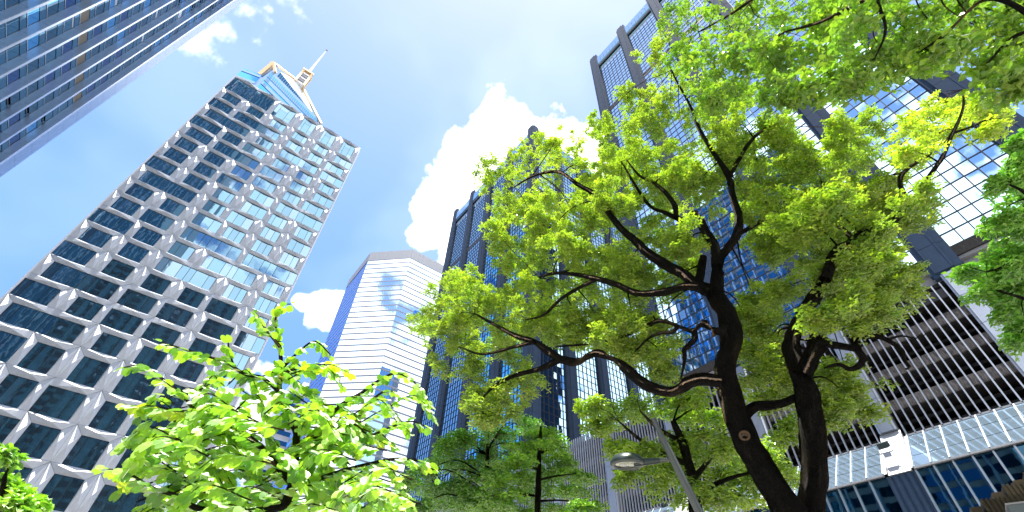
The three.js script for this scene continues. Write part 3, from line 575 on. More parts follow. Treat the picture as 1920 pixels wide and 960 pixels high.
function makeTree(o) {
  const R = rng(o.seed), n = V(ray(...o.foot).x, 0, ray(...o.foot).z).normalize();
  const foot = onPlane(o.foot[0], o.foot[1], n, o.dist), base = V(foot.x, 0, foot.z);
  const T = thing(o.name, o.label, 'tree', base);
  const skeleton = [];
  for (const b of o.limbs ?? []) {
    const pts = b.p.map(([x, y, off]) => onPlane(x, y, n, o.dist + (off ?? b.off ?? 0))), rad = b.r.map((r, i) => r * (b.ground ? 1 : 0.8) * pxSize(pts[Math.round(i * (pts.length - 1) / (b.r.length - 1))]));
    if (b.ground) { pts.unshift(V(pts[0].x + (b.lean?.[0] ?? 0), -0.2, pts[0].z + (b.lean?.[1] ?? 0))); rad.unshift(rad[0] * 1.25); }
    tube(pts, rad, b.mat ?? o.bark, b.name ?? 'branch', T, base, b.seg ?? 10, b.bumpy ?? 0.14);
    const c = new THREE.CatmullRomCurve3(pts, false, 'centripetal'); const m = pts.length * 3; for (let i = 1; i <= m; i++) skeleton.push({ p: c.getPoint(i / m), r: rad[Math.min(rad.length - 1, Math.round(i / m * (rad.length - 1)))] });
  }
  const places = [], twigs = [];
  for (const bl of o.blobs) {
    const [x, y, r, off, dens = 1] = bl, d0 = off ?? (R() - (o.front ?? 0.26)) * o.deep, c = onPlane(x, y, n, o.dist + d0), k = pxSize(c), rad = r * k;
    // a limb from the nearest wood to the middle of this mass of leaves, then twigs spreading inside it
    let best = null, bd = 1e9; for (const s of skeleton) { const q = s.p.distanceTo(c) + (s.p.y > c.y + 0.6 ? 1.2 : 0); if (q < bd) { bd = q; best = s; } }
    if (best && bd < o.reach) {
      const mid = best.p.clone().lerp(c, 0.5); mid.y += 0.18 * bd; mid.x += (R() - 0.5) * 0.25 * bd; mid.z += (R() - 0.5) * 0.25 * bd;
      const r0 = Math.min(best.r * 0.5, o.twigR * 2.2);
      twigs.push(tube([best.p, mid, c], [r0, r0 * 0.6, r0 * 0.35], null, '', null, base, 5, 0.1));
    }
    // the mass breaks up into a few uneven lobes, each made of small flat tufts with gaps between them
    const lobes = [[c, rad * (o.lobes ? 0.5 : 0.62)]], nl = o.lobes ?? 5;
    for (let i = 0; i < nl; i++) { const a = R() * 6.283, h = R() * 1.7 - 0.85, sx = Math.sqrt(1 - h * h), q = rad * (0.5 + (o.lobes ? 0.75 : 0.45) * R()); lobes.push([c.clone().add(V(Math.cos(a) * sx * q, h * q * (o.flat ?? 0.85), Math.sin(a) * sx * q)), rad * (o.lobeR ?? 0.28) * (0.8 + 0.9 * R())]); }
    for (const [lc, lr] of lobes) {
      if (lc !== c) { const m = c.clone().lerp(lc, 0.5); m.y += lr * 0.3; twigs.push(tube([c, m, lc], [o.twigR * 0.8, o.twigR * 0.6, o.twigR * 0.35], null, '', null, base, 4, 0)); }
      for (let i = 0; i < o.twigs; i++) { const e = V(R() - 0.5, R() * 0.9 - 0.3, R() - 0.5).normalize().multiplyScalar(lr * (0.7 + 0.4 * R())), m2 = e.clone().multiplyScalar(0.5); m2.y += lr * 0.08; twigs.push(tube([lc, lc.clone().add(m2), lc.clone().add(e)], [o.twigR * 0.45, o.twigR * 0.3, o.twigR * 0.2], null, '', null, base, 3, 0)); }
      const count = o.density * dens * (lr / k / 50) ** 2, tufts = Math.max(3, Math.round(count / o.tuft)), lobeTone = (R() - 0.5) * 0.2;
      for (let t = 0; t < tufts; t++) {
        const a = R() * 6.283, h = R() * 2 - 1, q = Math.pow(R(), 0.42), sx = Math.sqrt(1 - h * h), tc = lc.clone().add(V(Math.cos(a) * sx * lr * q, h * lr * q * (o.flat ?? 0.85), Math.sin(a) * sx * lr * q));
        const tr = o.tuftR * (0.6 + 0.8 * R()), own = lobeTone + (R() - 0.5) * 0.5;
        for (let i = 0; i < o.tuft; i++) {
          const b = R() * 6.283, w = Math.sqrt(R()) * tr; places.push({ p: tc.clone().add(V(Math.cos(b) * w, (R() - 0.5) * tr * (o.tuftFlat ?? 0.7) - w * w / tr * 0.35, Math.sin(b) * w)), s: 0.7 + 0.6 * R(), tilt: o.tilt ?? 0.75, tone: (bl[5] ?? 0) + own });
        }
      }
    }
  }
  if (twigs.length) mesh('twigs', mergeGeometries(twigs), o.twigMat ?? M.twig, T).userData.kind = 'stuff';
  const geos = [0, 1, 2].map((i) => clump(o.leaves, o.leafLen, o.leafWid, rng(o.seed * 7 + i), o.spread ?? 1));
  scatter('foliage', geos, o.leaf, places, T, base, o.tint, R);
  return { T, base, n };
}
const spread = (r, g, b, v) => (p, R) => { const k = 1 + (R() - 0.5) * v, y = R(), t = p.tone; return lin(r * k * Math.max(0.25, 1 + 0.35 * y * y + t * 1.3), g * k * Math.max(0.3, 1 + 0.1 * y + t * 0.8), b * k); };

// the large tree: two stems from one foot
const S = (t, pts) => pts;
const bigTree = makeTree({
  name: 'spreading_tree', label: 'large spreading tree with two dark twisting stems and bright small leaves', seed: 81, foot: [1508, 955], dist: 10, bark: M.bark, deep: 4.4, reach: 4,
  limbs: [
    { name: 'trunk', ground: true, lean: [0.3, 0.1], seg: 16, p: [[1500, 1000], [1466, 935], [1425, 872], [1394, 815], [1371, 745], [1360, 690], [1371, 640], [1364, 592], [1343, 558], [1332, 540]], r: [34, 28, 25, 23, 21, 20, 20, 19, 17, 14] },
    { name: 'trunk', ground: true, lean: [0.1, 0.1], seg: 16, off: 0.35, p: [[1516, 1000], [1527, 900], [1523, 820], [1513, 740], [1499, 695], [1484, 655], [1488, 622], [1511, 580], [1536, 545], [1549, 518]], r: [34, 25, 23, 21, 19, 15, 14, 13, 12, 10] },
    { p: [[1343, 555], [1346, 510], [1348, 485], [1368, 462], [1384, 432], [1385, 405], [1374, 370], [1366, 330], [1340, 290], [1312, 243], [1291, 192], [1266, 147], [1250, 108]], r: [17, 14, 13, 12, 11, 9, 8, 7, 5, 4, 3, 2, 1.2], off: 0.1 },
    { p: [[1344, 500], [1340, 462], [1328, 443], [1318, 425], [1307, 402], [1297, 402], [1283, 413], [1268, 408], [1246, 398], [1222, 389], [1190, 345], [1165, 303]], r: [12, 11, 10, 10, 9, 8, 8, 7, 5, 4, 3, 1.5], off: -0.2 },
    { p: [[1268, 408], [1265, 385], [1252, 366], [1228, 344], [1200, 330], [1175, 300]], r: [6, 6, 5, 4, 3, 1.5], off: -0.3 },
    { p: [[1335, 548], [1300, 531], [1280, 513], [1255, 500], [1235, 488], [1212, 472], [1192, 452], [1168, 432], [1142, 400], [1124, 370], [1082, 345], [1046, 322], [1000, 330], [965, 350]], r: [16, 14, 13, 12, 12, 11, 10, 8, 7, 6, 5, 4, 3, 1.5], off: -0.5 },
    { p: [[1320, 540], [1283, 537], [1246, 547], [1196, 550], [1160, 535], [1120, 523], [1080, 515], [1040, 512], [1010, 520]], r: [11, 9, 9, 8, 7, 6, 5, 4, 2], off: -0.8 },
    { p: [[1120, 523], [1085, 540], [1050, 562], [1020, 590], [985, 600]], r: [5, 4, 4, 3, 1.5], off: -0.8 },
    { name: 'cut_stub', p: [[1308, 535], [1313, 515], [1316, 495], [1319, 481]], r: [11, 10, 9, 8], off: 0.1 },
    { p: [[1366, 622], [1352, 620], [1337, 622], [1329, 611], [1318, 607], [1309, 613], [1301, 621], [1285, 617], [1270, 611], [1252, 604], [1236, 602], [1219, 608], [1190, 622], [1148, 636], [1100, 645], [1040, 650]], r: [15, 13, 11, 10, 9, 9, 8, 7, 6, 6, 5, 5, 4, 3.5, 3, 2], off: -0.5 },
    { p: [[1302, 622], [1303, 634], [1292, 647], [1283, 656], [1284, 668], [1281, 690], [1276, 712]], r: [7, 7, 6, 6, 5, 3, 1.5], off: -0.5 },
    { p: [[1272, 612], [1261, 622], [1240, 624], [1218, 633], [1190, 660]], r: [5, 5, 4, 3, 1.5], off: -0.5 },
    { p: [[1356, 715], [1312, 712], [1286, 720], [1262, 735], [1232, 730], [1200, 714], [1172, 690], [1148, 673], [1120, 662], [1102, 668], [1086, 678], [1052, 674], [1030, 660], [1002, 641], [970, 631], [930, 610], [890, 588]], r: [16, 15, 15, 14, 13, 13, 12, 11, 10, 11, 11, 10, 9, 7, 6, 4, 2], off: -1.0 },
    { p: [[1050, 674], [1012, 692], [972, 702], [930, 722], [905, 745]], r: [8, 6, 5, 4, 2], off: -1.0 },
    { p: [[1002, 641], [958, 652], [905, 664], [860, 650]], r: [5, 4, 3, 1.5], off: -1.1 },
    { p: [[1378, 792], [1398, 775], [1416, 762], [1445, 760], [1478, 752], [1500, 740]], r: [14, 13, 12, 11, 9, 7], off: 0.4 },
    { name: 'cut_stub', p: [[1505, 705], [1520, 672], [1532, 648], [1534, 630], [1527, 616]], r: [20, 19, 20, 17, 13], off: 0.1, mat: M.barkGrey },
    { p: [[1547, 525], [1556, 500], [1562, 482], [1572, 468], [1594, 457], [1604, 447], [1619, 435], [1641, 427], [1668, 421], [1690, 400], [1706, 384], [1735, 357], [1737, 340], [1750, 320], [1767, 295], [1776, 274], [1786, 250], [1800, 221], [1807, 195], [1804, 168]], r: [13, 12, 12, 11, 11, 10, 10, 9, 8, 8, 7, 6, 6, 5, 5, 4, 4, 3, 2.5, 1.5], off: -0.2 },
    { p: [[1550, 528], [1563, 518], [1572, 512], [1578, 497], [1592, 480], [1599, 458]], r: [10, 9, 8, 8, 7, 6], off: 0.5 },
    { p: [[1703, 380], [1688, 346], [1690, 330], [1710, 310], [1741, 290], [1766, 270], [1787, 250]], r: [6, 5, 5, 4, 4, 3, 2], off: 0.1 },
    { p: [[1786, 250], [1820, 238], [1850, 225], [1880, 222]], r: [3, 2.5, 2, 1], off: 0.2 },
    { p: [[1602, 450], [1575, 425], [1556, 405], [1545, 375], [1540, 340]], r: [6, 5, 4, 3, 1.5], off: 0.3 },
    { p: [[1366, 335], [1385, 300], [1410, 262], [1440, 238], [1470, 225]], r: [5, 5, 4, 3, 1.5], off: 0.4 },
    { p: [[1380, 440], [1410, 425], [1440, 405], [1468, 380]], r: [6, 5, 4, 2], off: 0.8 },
    { name: 'dead_branch', p: [[1532, 640], [1560, 646], [1585, 650], [1606, 656], [1617, 670], [1613, 684], [1594, 692], [1574, 684], [1545, 690]], r: [11, 9, 8, 8, 8, 7, 6, 5, 2], off: -0.2, mat: M.barkGrey },
    { name: 'dead_branch', p: [[1606, 656], [1604, 632], [1597, 612], [1588, 590]], r: [9, 8, 6, 3], off: -0.1, mat: M.barkGrey },
    { name: 'dead_branch', p: [[1603, 622], [1622, 630], [1650, 632], [1676, 645], [1693, 660], [1696, 676], [1705, 689], [1698, 692]], r: [7, 7, 6, 5.5, 5, 4.5, 4, 2], off: -0.1, mat: M.barkGrey },
    { name: 'dead_branch', p: [[1662, 638], [1690, 630], [1720, 634], [1737, 626]], r: [3, 2.2, 1.6, 0.8], off: -0.1, mat: M.barkGrey },
  ],
  front: 0.16, density: 400, lobes: 10, tuft: 4, tuftR: 0.17, tuftFlat: 0.8, twigs: 2, twigR: 0.012, leaves: 5, leafLen: 0.10, leafWid: 0.05, leaf: L.camphor, tint: spread(1, 1, 1, 0.5),
  blobs: [
    [795, 610, 40], [832, 570, 55], [862, 528, 38], [850, 640, 55], [905, 600, 58], [935, 560, 50], [880, 690, 46], [940, 655, 50], [918, 735, 50], [905, 782, 36], [952, 722, 36], [985, 612, 45], [992, 705, 26], [890, 545, 45], [965, 770, 22],
    [930, 325, 34], [950, 385, 48], [938, 440, 34], [990, 305, 42, , , 0.2], [1005, 375, 52, , , 0.15], [1020, 445, 50], [985, 500, 44], [1050, 300, 40, , , 0.2], [1072, 380, 52, , , 0.1], [1040, 262, 20, , 0.7, 0.3], [1090, 440, 55], [1040, 535, 52], [1100, 515, 50], [1140, 480, 46], [1090, 595, 46], [1145, 565, 48], [1185, 595, 40], [1015, 590, 42], [965, 460, 40], [1080, 268, 18, , 0.6, 0.3],
    [1140, 275, 40], [1180, 230, 44], [1150, 320, 50], [1210, 290, 55], [1170, 380, 46], [1230, 370, 50], [1208, 180, 40, , 0.8, 0.15], [1228, 112, 30, , 0.7, 0.2], [1268, 150, 34, , 0.7, 0.15], [1258, 215, 44], [1300, 275, 46], [1270, 330, 46], [1330, 350, 42], [1330, 220, 36], [1180, 185, 24], [1125, 225, 24], [1240, 80, 18, , 0.6, 0.2],
    [1290, 455, 42], [1250, 440, 34], [1400, 360, 46], [1420, 300, 46], [1440, 250, 42], [1390, 275, 36], [1452, 400, 46], [1425, 455, 40], [1465, 470, 36], [1500, 455, 44], [1480, 330, 40], [1285, 500, 34], [1250, 540, 26],
    [1522, 420, 48], [1562, 395, 48], [1602, 380, 46], [1560, 335, 42], [1622, 405, 46], [1662, 395, 40], [1700, 412, 28], [1722, 378, 28], [1640, 358, 42], [1596, 298, 38], [1560, 268, 42], [1612, 240, 32], [1520, 300, 42], [1505, 368, 42], [1575, 440, 34], [1540, 470, 34], [1640, 450, 30],
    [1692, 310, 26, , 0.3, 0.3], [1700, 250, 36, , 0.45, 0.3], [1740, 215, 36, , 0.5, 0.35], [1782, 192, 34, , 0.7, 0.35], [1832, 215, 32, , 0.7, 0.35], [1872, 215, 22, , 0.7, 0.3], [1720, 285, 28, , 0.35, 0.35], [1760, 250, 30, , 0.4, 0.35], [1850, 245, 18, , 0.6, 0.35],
    [1592, 510, 46], [1640, 498, 44], [1690, 515, 32], [1662, 555, 38], [1602, 575, 42], [1560, 560, 36], [1440, 575, 40], [1415, 565, 32], [1400, 600, 28], [1440, 640, 40], [1412, 660, 34], [1545, 600, 34], [1700, 545, 22], [1470, 540, 34], [1640, 590, 28],
    [1568, 702, 34], [1600, 730, 34], [1616, 770, 22], [1560, 755, 34], [1585, 690, 28], [1545, 790, 20],
    [1200, 655, 38], [1160, 640, 42], [1060, 620, 40], [1240, 650, 34], [1130, 615, 38], [1250, 690, 32], [1235, 600, 22],
    [1432, 700, 40], [1450, 745, 38], [1470, 690, 26],
    [1360, 180, 36], [1482, 250, 38], [1350, 300, 36], [1110, 335, 42], [1060, 470, 38], [965, 540, 36], [1185, 520, 42], [1200, 440, 38], [1110, 400, 40], [1650, 470, 30], [1562, 500, 34], [1482, 420, 38], [1622, 540, 34], [1300, 350, 36], [870, 600, 40], [1200, 330, 38], [1380, 230, 34],
  ],
});

{ // healed ring of a sawn-off limb on the left stem
  const c = onPlane(1396, 817, bigTree.n, 9.76), out = EYE.clone().sub(c).setY(0).normalize().add(V(0, -0.35, 0)).normalize(), q = new THREE.Quaternion().setFromUnitVectors(V(0, 0, 1), out), k = pxSize(c);
  const g = new THREE.TorusGeometry(7.5 * k, 2.4 * k, 8, 20); g.applyQuaternion(q); g.translate(c.x - bigTree.base.x, c.y, c.z - bigTree.base.z); mesh('healed_ring', g, M.bark, bigTree.T);
  const d = new THREE.CylinderGeometry(6.5 * k, 8 * k, 0.16, 16); d.rotateX(Math.PI / 2); d.translate(0, 0, -0.09); d.applyQuaternion(q); d.translate(c.x - bigTree.base.x, c.y, c.z - bigTree.base.z); mesh('sawn_end', d, M.cutWood, bigTree.T);
}
// a tree whose small leaves fill the low middle of the view, behind the lamp
makeTree({
  name: 'shade_tree', label: 'dense green tree behind the street lamp, below the long low limb', seed: 83, foot: [1300, 990], dist: 13, bark: M.bark, deep: 3.2, reach: 4,
  limbs: [
    { name: 'trunk', ground: true, seg: 12, p: [[1300, 1010], [1304, 950], [1296, 890], [1280, 830], [1262, 790]], r: [14, 12, 10, 8, 5] },
    { p: [[1298, 900], [1330, 860], [1345, 820]], r: [7, 5, 3] }, { p: [[1290, 870], [1240, 850], [1195, 820], [1160, 790]], r: [7, 6, 4, 2] }, { p: [[1280, 830], [1230, 800], [1200, 770]], r: [6, 4, 2] },
    { p: [[1300, 930], [1360, 900], [1430, 880]], r: [7, 5, 2] },
  ],
  density: 150, tuft: 6, tuftR: 0.24, tuftFlat: 0.5, twigs: 3, twigR: 0.014, leaves: 5, leafLen: 0.155, leafWid: 0.075, leaf: L.camphor, tint: spread(1, 1.05, 0.9, 0.5),
  blobs: [[1200, 765, 44], [1150, 785, 44], [1112, 765, 26], [1255, 765, 42], [1300, 745, 40], [1322, 792, 44], [1262, 830, 50], [1205, 845, 42], [1165, 845, 32], [1300, 862, 52], [1352, 890, 44], [1420, 900, 40], [1342, 832, 44], [1430, 842, 38], [1470, 885, 30], [1240, 890, 40], [1290, 915, 44], [1390, 930, 34], [1180, 885, 26], [1120, 800, 26], [1335, 930, 36], [1480, 800, 24], [1400, 860, 30]],
});
// layered young trees at the bottom of the view
makeTree({
  name: 'layered_tree', label: 'young tree with tiers of fresh green leaves beside the street lamp', seed: 85, foot: [1005, 985], dist: 14, bark: M.barkGrey, deep: 2.4, reach: 3.5,
  limbs: [{ name: 'trunk', ground: true, seg: 10, p: [[1006, 1010], [1008, 950], [1010, 890], [1012, 840], [1014, 800]], r: [7, 6, 5, 4, 2] },
    { p: [[1010, 900], [1040, 893], [1080, 888]], r: [3, 2, 1] }, { p: [[1010, 880], [975, 872], [930, 870]], r: [3, 2, 1] }, { p: [[1008, 940], [1050, 938], [1105, 945]], r: [3, 2, 1] }, { p: [[1012, 850], [1040, 840], [1068, 838]], r: [3, 2, 1] }, { p: [[1008, 930], [960, 925], [920, 930]], r: [3, 2, 1] }],
  density: 125, tuft: 8, tuftR: 0.32, tuftFlat: 0.12, flat: 0.28, twigs: 3, twigR: 0.012, leaves: 5, leafLen: 0.12, leafWid: 0.055, leaf: L.layered, tint: spread(1.4, 1.25, 1.2, 0.5), tilt: 0.5,
  blobs: [[1014, 812, 22], [1040, 836, 30], [985, 838, 30], [1005, 862, 36], [1062, 862, 30], [955, 866, 34], [1035, 888, 40], [1085, 890, 22], [975, 895, 40], [930, 898, 30], [1010, 918, 44], [1060, 920, 34], [1098, 944, 22], [955, 930, 40], [1030, 950, 44], [985, 962, 44], [1075, 968, 34], [925, 952, 34]],
});
makeTree({
  name: 'layered_tree', label: 'dark dense young tree standing against the dark far tower piers', seed: 87, foot: [870, 1000], dist: 16, bark: M.barkGrey, deep: 2.8, reach: 3.5,
  limbs: [{ name: 'trunk', ground: true, seg: 10, p: [[905, 1020], [908, 950], [912, 890], [915, 840]], r: [7, 6, 5, 3] }],
  density: 160, tuft: 8, tuftR: 0.34, tuftFlat: 0.2, flat: 0.4, twigs: 3, twigR: 0.014, leaves: 5, leafLen: 0.135, leafWid: 0.062, leaf: L.layered, tint: spread(0.85, 0.95, 0.9, 0.5), tilt: 0.6,
  blobs: [[850, 838, 30], [880, 820, 34], [915, 806, 38], [950, 815, 36], [985, 800, 26], [830, 868, 34], [870, 868, 40], [912, 852, 40], [850, 905, 44], [895, 900, 44], [935, 885, 36], [815, 915, 34], [840, 945, 44], [885, 945, 44], [790, 945, 34], [925, 930, 36], [805, 880, 22], [770, 900, 20], [960, 845, 34]],
});
// overhanging branch of broad dark leaves at the upper right: its stem stands to the right of the camera
makeTree({
  name: 'overhanging_tree', label: 'tree reaching over with large dark green backlit leaves, stem out of sight', seed: 89, foot: [2100, 700], dist: 6.4, bark: M.barkGrey, deep: 2.4, reach: 6, twigMat: M.barkGrey,
  limbs: [{ name: 'trunk', ground: true, seg: 14, p: [[2150, 900], [2120, 600], [2080, 300], [2040, 60]], r: [40, 36, 30, 22] },
    { p: [[2050, 120], [1950, 40], [1845, 0], [1768, 68], [1720, 100]], r: [10, 7, 4.5, 3.5, 1.5], off: -0.4 }, { p: [[2045, 90], [1900, -60], [1760, -60], [1640, -10], [1540, 40], [1470, 60]], r: [14, 11, 8, 6, 4, 2], off: -0.5 }, { p: [[1760, -60], [1600, -80], [1450, -30], [1380, 20], [1310, 60]], r: [8, 7, 5, 3, 1.5], off: -0.3 },
    { p: [[1960, 50], [1900, 70], [1850, 120]], r: [6, 4, 2], off: -0.2 }, { p: [[1640, -10], [1660, 60], [1640, 110]], r: [4, 3, 1.5], off: -0.6 }],
  density: 62, tuft: 5, tuftR: 0.24, tuftFlat: 0.6, flat: 0.8, twigs: 3, twigR: 0.008, leaves: 4, leafLen: 0.13, leafWid: 0.068, leaf: L.shade, tint: spread(1, 1, 1, 0.7), tilt: 1.3,
  blobs: [[1290, 40, 50], [1345, 85, 50], [1335, 18, 50], [1420, 60, 62], [1402, 135, 40], [1480, 105, 52], [1455, 170, 30], [1540, 60, 60], [1550, 135, 40], [1620, 40, 62], [1640, 112, 44], [1700, 55, 52], [1690, 122, 32], [1740, 95, 30], [1762, 20, 44], [1790, 90, 40], [1842, 55, 52], [1850, 130, 36], [1902, 35, 46], [1892, 105, 36], [1322, 140, 40], [1378, 172, 30], [1285, 100, 34], [1262, 30, 26], [1500, 20, 50], [1580, 5, 50], [1660, 0, 50], [1400, 0, 46], [1910, 150, 28], [1330, 190, 26], [1500, 165, 30], [1600, 150, 24],
    [1820, 0, 40], [1930, 80, 40], [1440, 110, 44], [1560, 95, 44]],
});
// glossy tree at the right edge
makeTree({
  name: 'glossy_tree', label: 'tree of small glossy leaves standing in front of the podium columns', seed: 91, foot: [2060, 800], dist: 8.5, bark: M.barkGrey, deep: 1.6, reach: 5,
  limbs: [{ name: 'trunk', ground: true, seg: 12, p: [[2080, 900], [2060, 760], [2040, 600], [2010, 480]], r: [22, 18, 14, 9] }, { p: [[2045, 640], [1980, 590], [1920, 560], [1870, 545]], r: [8, 6, 4, 2] }, { p: [[2030, 560], [1980, 500], [1920, 490], [1850, 510]], r: [8, 6, 4, 2] }, { p: [[2010, 480], [1960, 400], [1920, 360], [1890, 345]], r: [8, 6, 4, 2] }],
  density: 130, lobes: 7, tuft: 6, tuftR: 0.14, tuftFlat: 0.3, flat: 0.7, twigs: 3, twigR: 0.007, leaves: 5, leafLen: 0.085, leafWid: 0.045, leaf: L.glossy, tint: spread(1, 1, 1, 0.45), tilt: 0.7,
  blobs: [[1905, 300, 24], [1918, 262, 20], [1895, 345, 28], [1920, 380, 34], [1888, 405, 22], [1915, 440, 30], [1880, 478, 30], [1850, 505, 32], [1822, 512, 18], [1895, 510, 36], [1870, 545, 34], [1910, 560, 34], [1895, 590, 26], [1925, 610, 24], [1905, 640, 18], [1930, 480, 34], [1935, 320, 30], [1862, 425, 14]],
});
// young tree in the lower left corner
makeTree({
  name: 'young_tree', label: 'sprays of small bright leaves in front of the lowest folded panels', seed: 93, foot: [10, 1050], dist: 7, bark: M.barkGrey, deep: 1.2, reach: 3,
  limbs: [{ name: 'trunk', ground: true, seg: 8, p: [[-20, 1080], [-10, 1000], [0, 940], [10, 890]], r: [9, 7, 5, 3] }, { p: [[0, 950], [30, 935], [75, 938]], r: [3, 2, 1] }, { p: [[5, 900], [20, 870], [30, 850]], r: [3, 2, 1] }],
  density: 150, tuft: 6, tuftR: 0.13, tuftFlat: 0.3, flat: 0.6, twigs: 3, twigR: 0.005, leaves: 4, leafLen: 0.08, leafWid: 0.055, leaf: L.bauhinia, tint: spread(0.8, 0.9, 1, 0.4), tilt: 0.8,
  blobs: [[3, 852, 7], [2, 905, 10], [18, 925, 10], [44, 944, 8], [6, 955, 14], [62, 942, 6], [30, 972, 12]],
});

// ---------------------------------------------------------------- the near tree with round two-lobed leaves
{
  const R = rng(131), n = V(ray(545, 900).x, 0, ray(545, 900).z).normalize(), dist = 4.7, P = (x, y, off = 0) => onPlane(x, y, n, dist + off);
  const foot = P(535, 960), base = V(foot.x, 0, foot.z), T = thing('round_leaved_tree', 'near tree with round two lobed leaves, bright green with some turning yellow', 'tree', base);
  const limb = (name, pts, r, off = 0, ground) => { const p = pts.map(([x, y, o]) => P(x, y, (o ?? 0) + off)), rad = r.map((q, i) => q * pxSize(p[Math.round(i * (p.length - 1) / (r.length - 1))])); if (ground) { p.unshift(V(p[0].x, -0.1, p[0].z)); rad.unshift(rad[0] * 1.2); } tube(p, rad, M.barkGrey, name, T, base, 8, 0.1); return p; };
  limb('trunk', [[528, 1000], [534, 950], [547, 912], [554, 855], [556, 811]], [11, 9, 8, 7, 6], 0, true);
  const twigs = [];                                                       // [points, offset, leaves wanted]
  const B = (pts, r, off, leaves = 1) => { limb('branch', pts, r, off); twigs.push([pts, off, leaves]); };
  B([[556, 811], [536, 765], [524, 730], [527, 690], [524, 640], [516, 600], [530, 572], [545, 570]], [6, 5, 4.5, 4, 3, 2, 1.5, 1], 0);
  B([[545, 905], [480, 830], [420, 790], [368, 772], [346, 745], [307, 712], [262, 686], [226, 690]], [6, 5, 4, 4, 3, 2.5, 2, 1], -0.3);
  B([[530, 740], [490, 708], [460, 702], [425, 680], [377, 665], [330, 650], [304, 642]], [4, 3.5, 3, 2.5, 2, 1.5, 1], -0.1);
  B([[540, 950], [450, 960], [368, 952], [329, 929], [286, 915], [240, 888], [195, 878]], [7, 6, 5, 4, 3, 2, 1], -0.5);
  B([[556, 840], [600, 800], [640, 759], [677, 737], [712, 712], [745, 700], [780, 720], [808, 758]], [5, 4, 3.5, 3, 2.5, 2, 1.5, 1], 0.1);
  B([[560, 870], [620, 830], [668, 787], [691, 757], [723, 733], [740, 735]], [5, 4, 3, 2.5, 2, 1], 0.25);
  B([[556, 850], [610, 808], [655, 790], [690, 815], [735, 800], [770, 790], [800, 800]], [4, 3.5, 3, 2.5, 2, 1.5, 1], -0.2);
  B([[545, 920], [620, 890], [690, 870], [750, 860], [800, 870], [826, 900]], [5, 4, 3, 2.5, 2, 1], -0.3);
  B([[368, 772], [330, 770], [290, 762], [240, 760]], [3, 2, 1.5, 1], -0.35);
  B([[530, 700], [560, 690], [590, 690], [625, 700]], [3, 2, 1.5, 1], 0.1);
  B([[525, 650], [500, 620], [486, 598], [478, 585]], [3, 2, 1.5, 1], -0.1);
  B([[440, 690], [430, 660], [428, 640]], [2, 1.5, 1], -0.1);
  B([[530, 690], [560, 660], [590, 640], [620, 665]], [3, 2, 1.5, 1], 0.2);
  for (let i = 0; i < 46; i++) {                                          // loose sprays between the upper branches
    const right = i % 3 === 0, x = right ? 590 + R() * 180 : 300 + R() * 300, y = right ? 740 + R() * 90 : 690 + (x < 420 ? 40 : 0) + R() * 120, a = (R() < 0.5 ? Math.PI : 0) + (R() - 0.5) * 1.4, len = 30 + R() * 45, off = (R() - 0.5) * 0.9;
    const pts = [[x, y], [x + Math.cos(a) * len, y - 10 - R() * 22], [x + Math.cos(a) * len * 1.7, y + R() * 22]]; limb('branch', pts, [1.4, 1, 0.5], off); twigs.push([pts, off, 0.8]);
  }
  // smaller branches that fill the body of the crown
  for (let i = 0; i < 92; i++) {
    const x = 195 + R() * 620, top = x < 300 ? 850 : x < 400 ? 800 : x < 560 ? 760 : x < 640 ? 790 : 830, y = top + R() * (975 - top), len = 55 + R() * 75, a = (R() < 0.5 ? Math.PI : 0) + (R() - 0.5) * 1.2, off = (R() - 0.5) * 1.7;
    const x1 = x + Math.cos(a) * len, y1 = y - 8 - R() * 22, x2 = x + Math.cos(a) * len * 1.6, y2 = y + 14 + R() * 26;
    if (x2 < 186 || x2 > 826) continue;
    const pts = [[x, y + 10], [x1, y1], [x2, y2]]; limb('branch', pts, [1.5, 1.1, 0.6], off); twigs.push([pts, off, 1]);
  }
  // leaf: two round halves folded along the midrib
  const half = [[0, 0], [0.22, -0.03], [0.42, 0.16], [0.5, 0.42], [0.47, 0.70], [0.34, 0.92], [0.18, 0.97], [0.06, 0.86], [0, 0.74]];
  const leafShape = (fold, curl) => { const Pp = []; for (const s of [-1, 1]) for (let i = 1; i < half.length - 1; i++) { const q = [[0, 0.36], half[i], half[i + 1]]; if (s > 0) q.reverse(); for (const [x, z] of q) Pp.push(s * x * Math.cos(fold), Math.abs(x) * Math.sin(fold) - curl * (z - 0.4) ** 2 - curl * x * x * 1.2, z); }
    for (const s of [-1, 1]) { const q = [[0, 0.36], [0, 0], half[1]]; if (s > 0) q.reverse(); for (const [x, z] of q) Pp.push(s * x * Math.cos(fold), Math.abs(x) * Math.sin(fold), z); }
    const g = new THREE.BufferGeometry(); g.setAttribute('position', new THREE.Float32BufferAttribute(Pp, 3)); g.computeVertexNormals(); return g; };
  const shapes = [leafShape(0.12, 0.2), leafShape(0.4, 0.25), leafShape(0.2, 0.5), leafShape(0.7, 0.3)];
  const tones = [[1, 1, 1], [0.62, 0.76, 0.9], [1.2, 1.1, 1], [0.34, 0.5, 0.8], [1.9, 1.3, 0.9], [2.1, 1.05, 0.5]].map(([r, g, b]) => lin(0.30 * r, 0.56 * g, 0.022 * b));
  const mats = tones.map((c) => { const m = L.bauhinia.clone(); m.color.copy(c); return m; });
  const all = [];
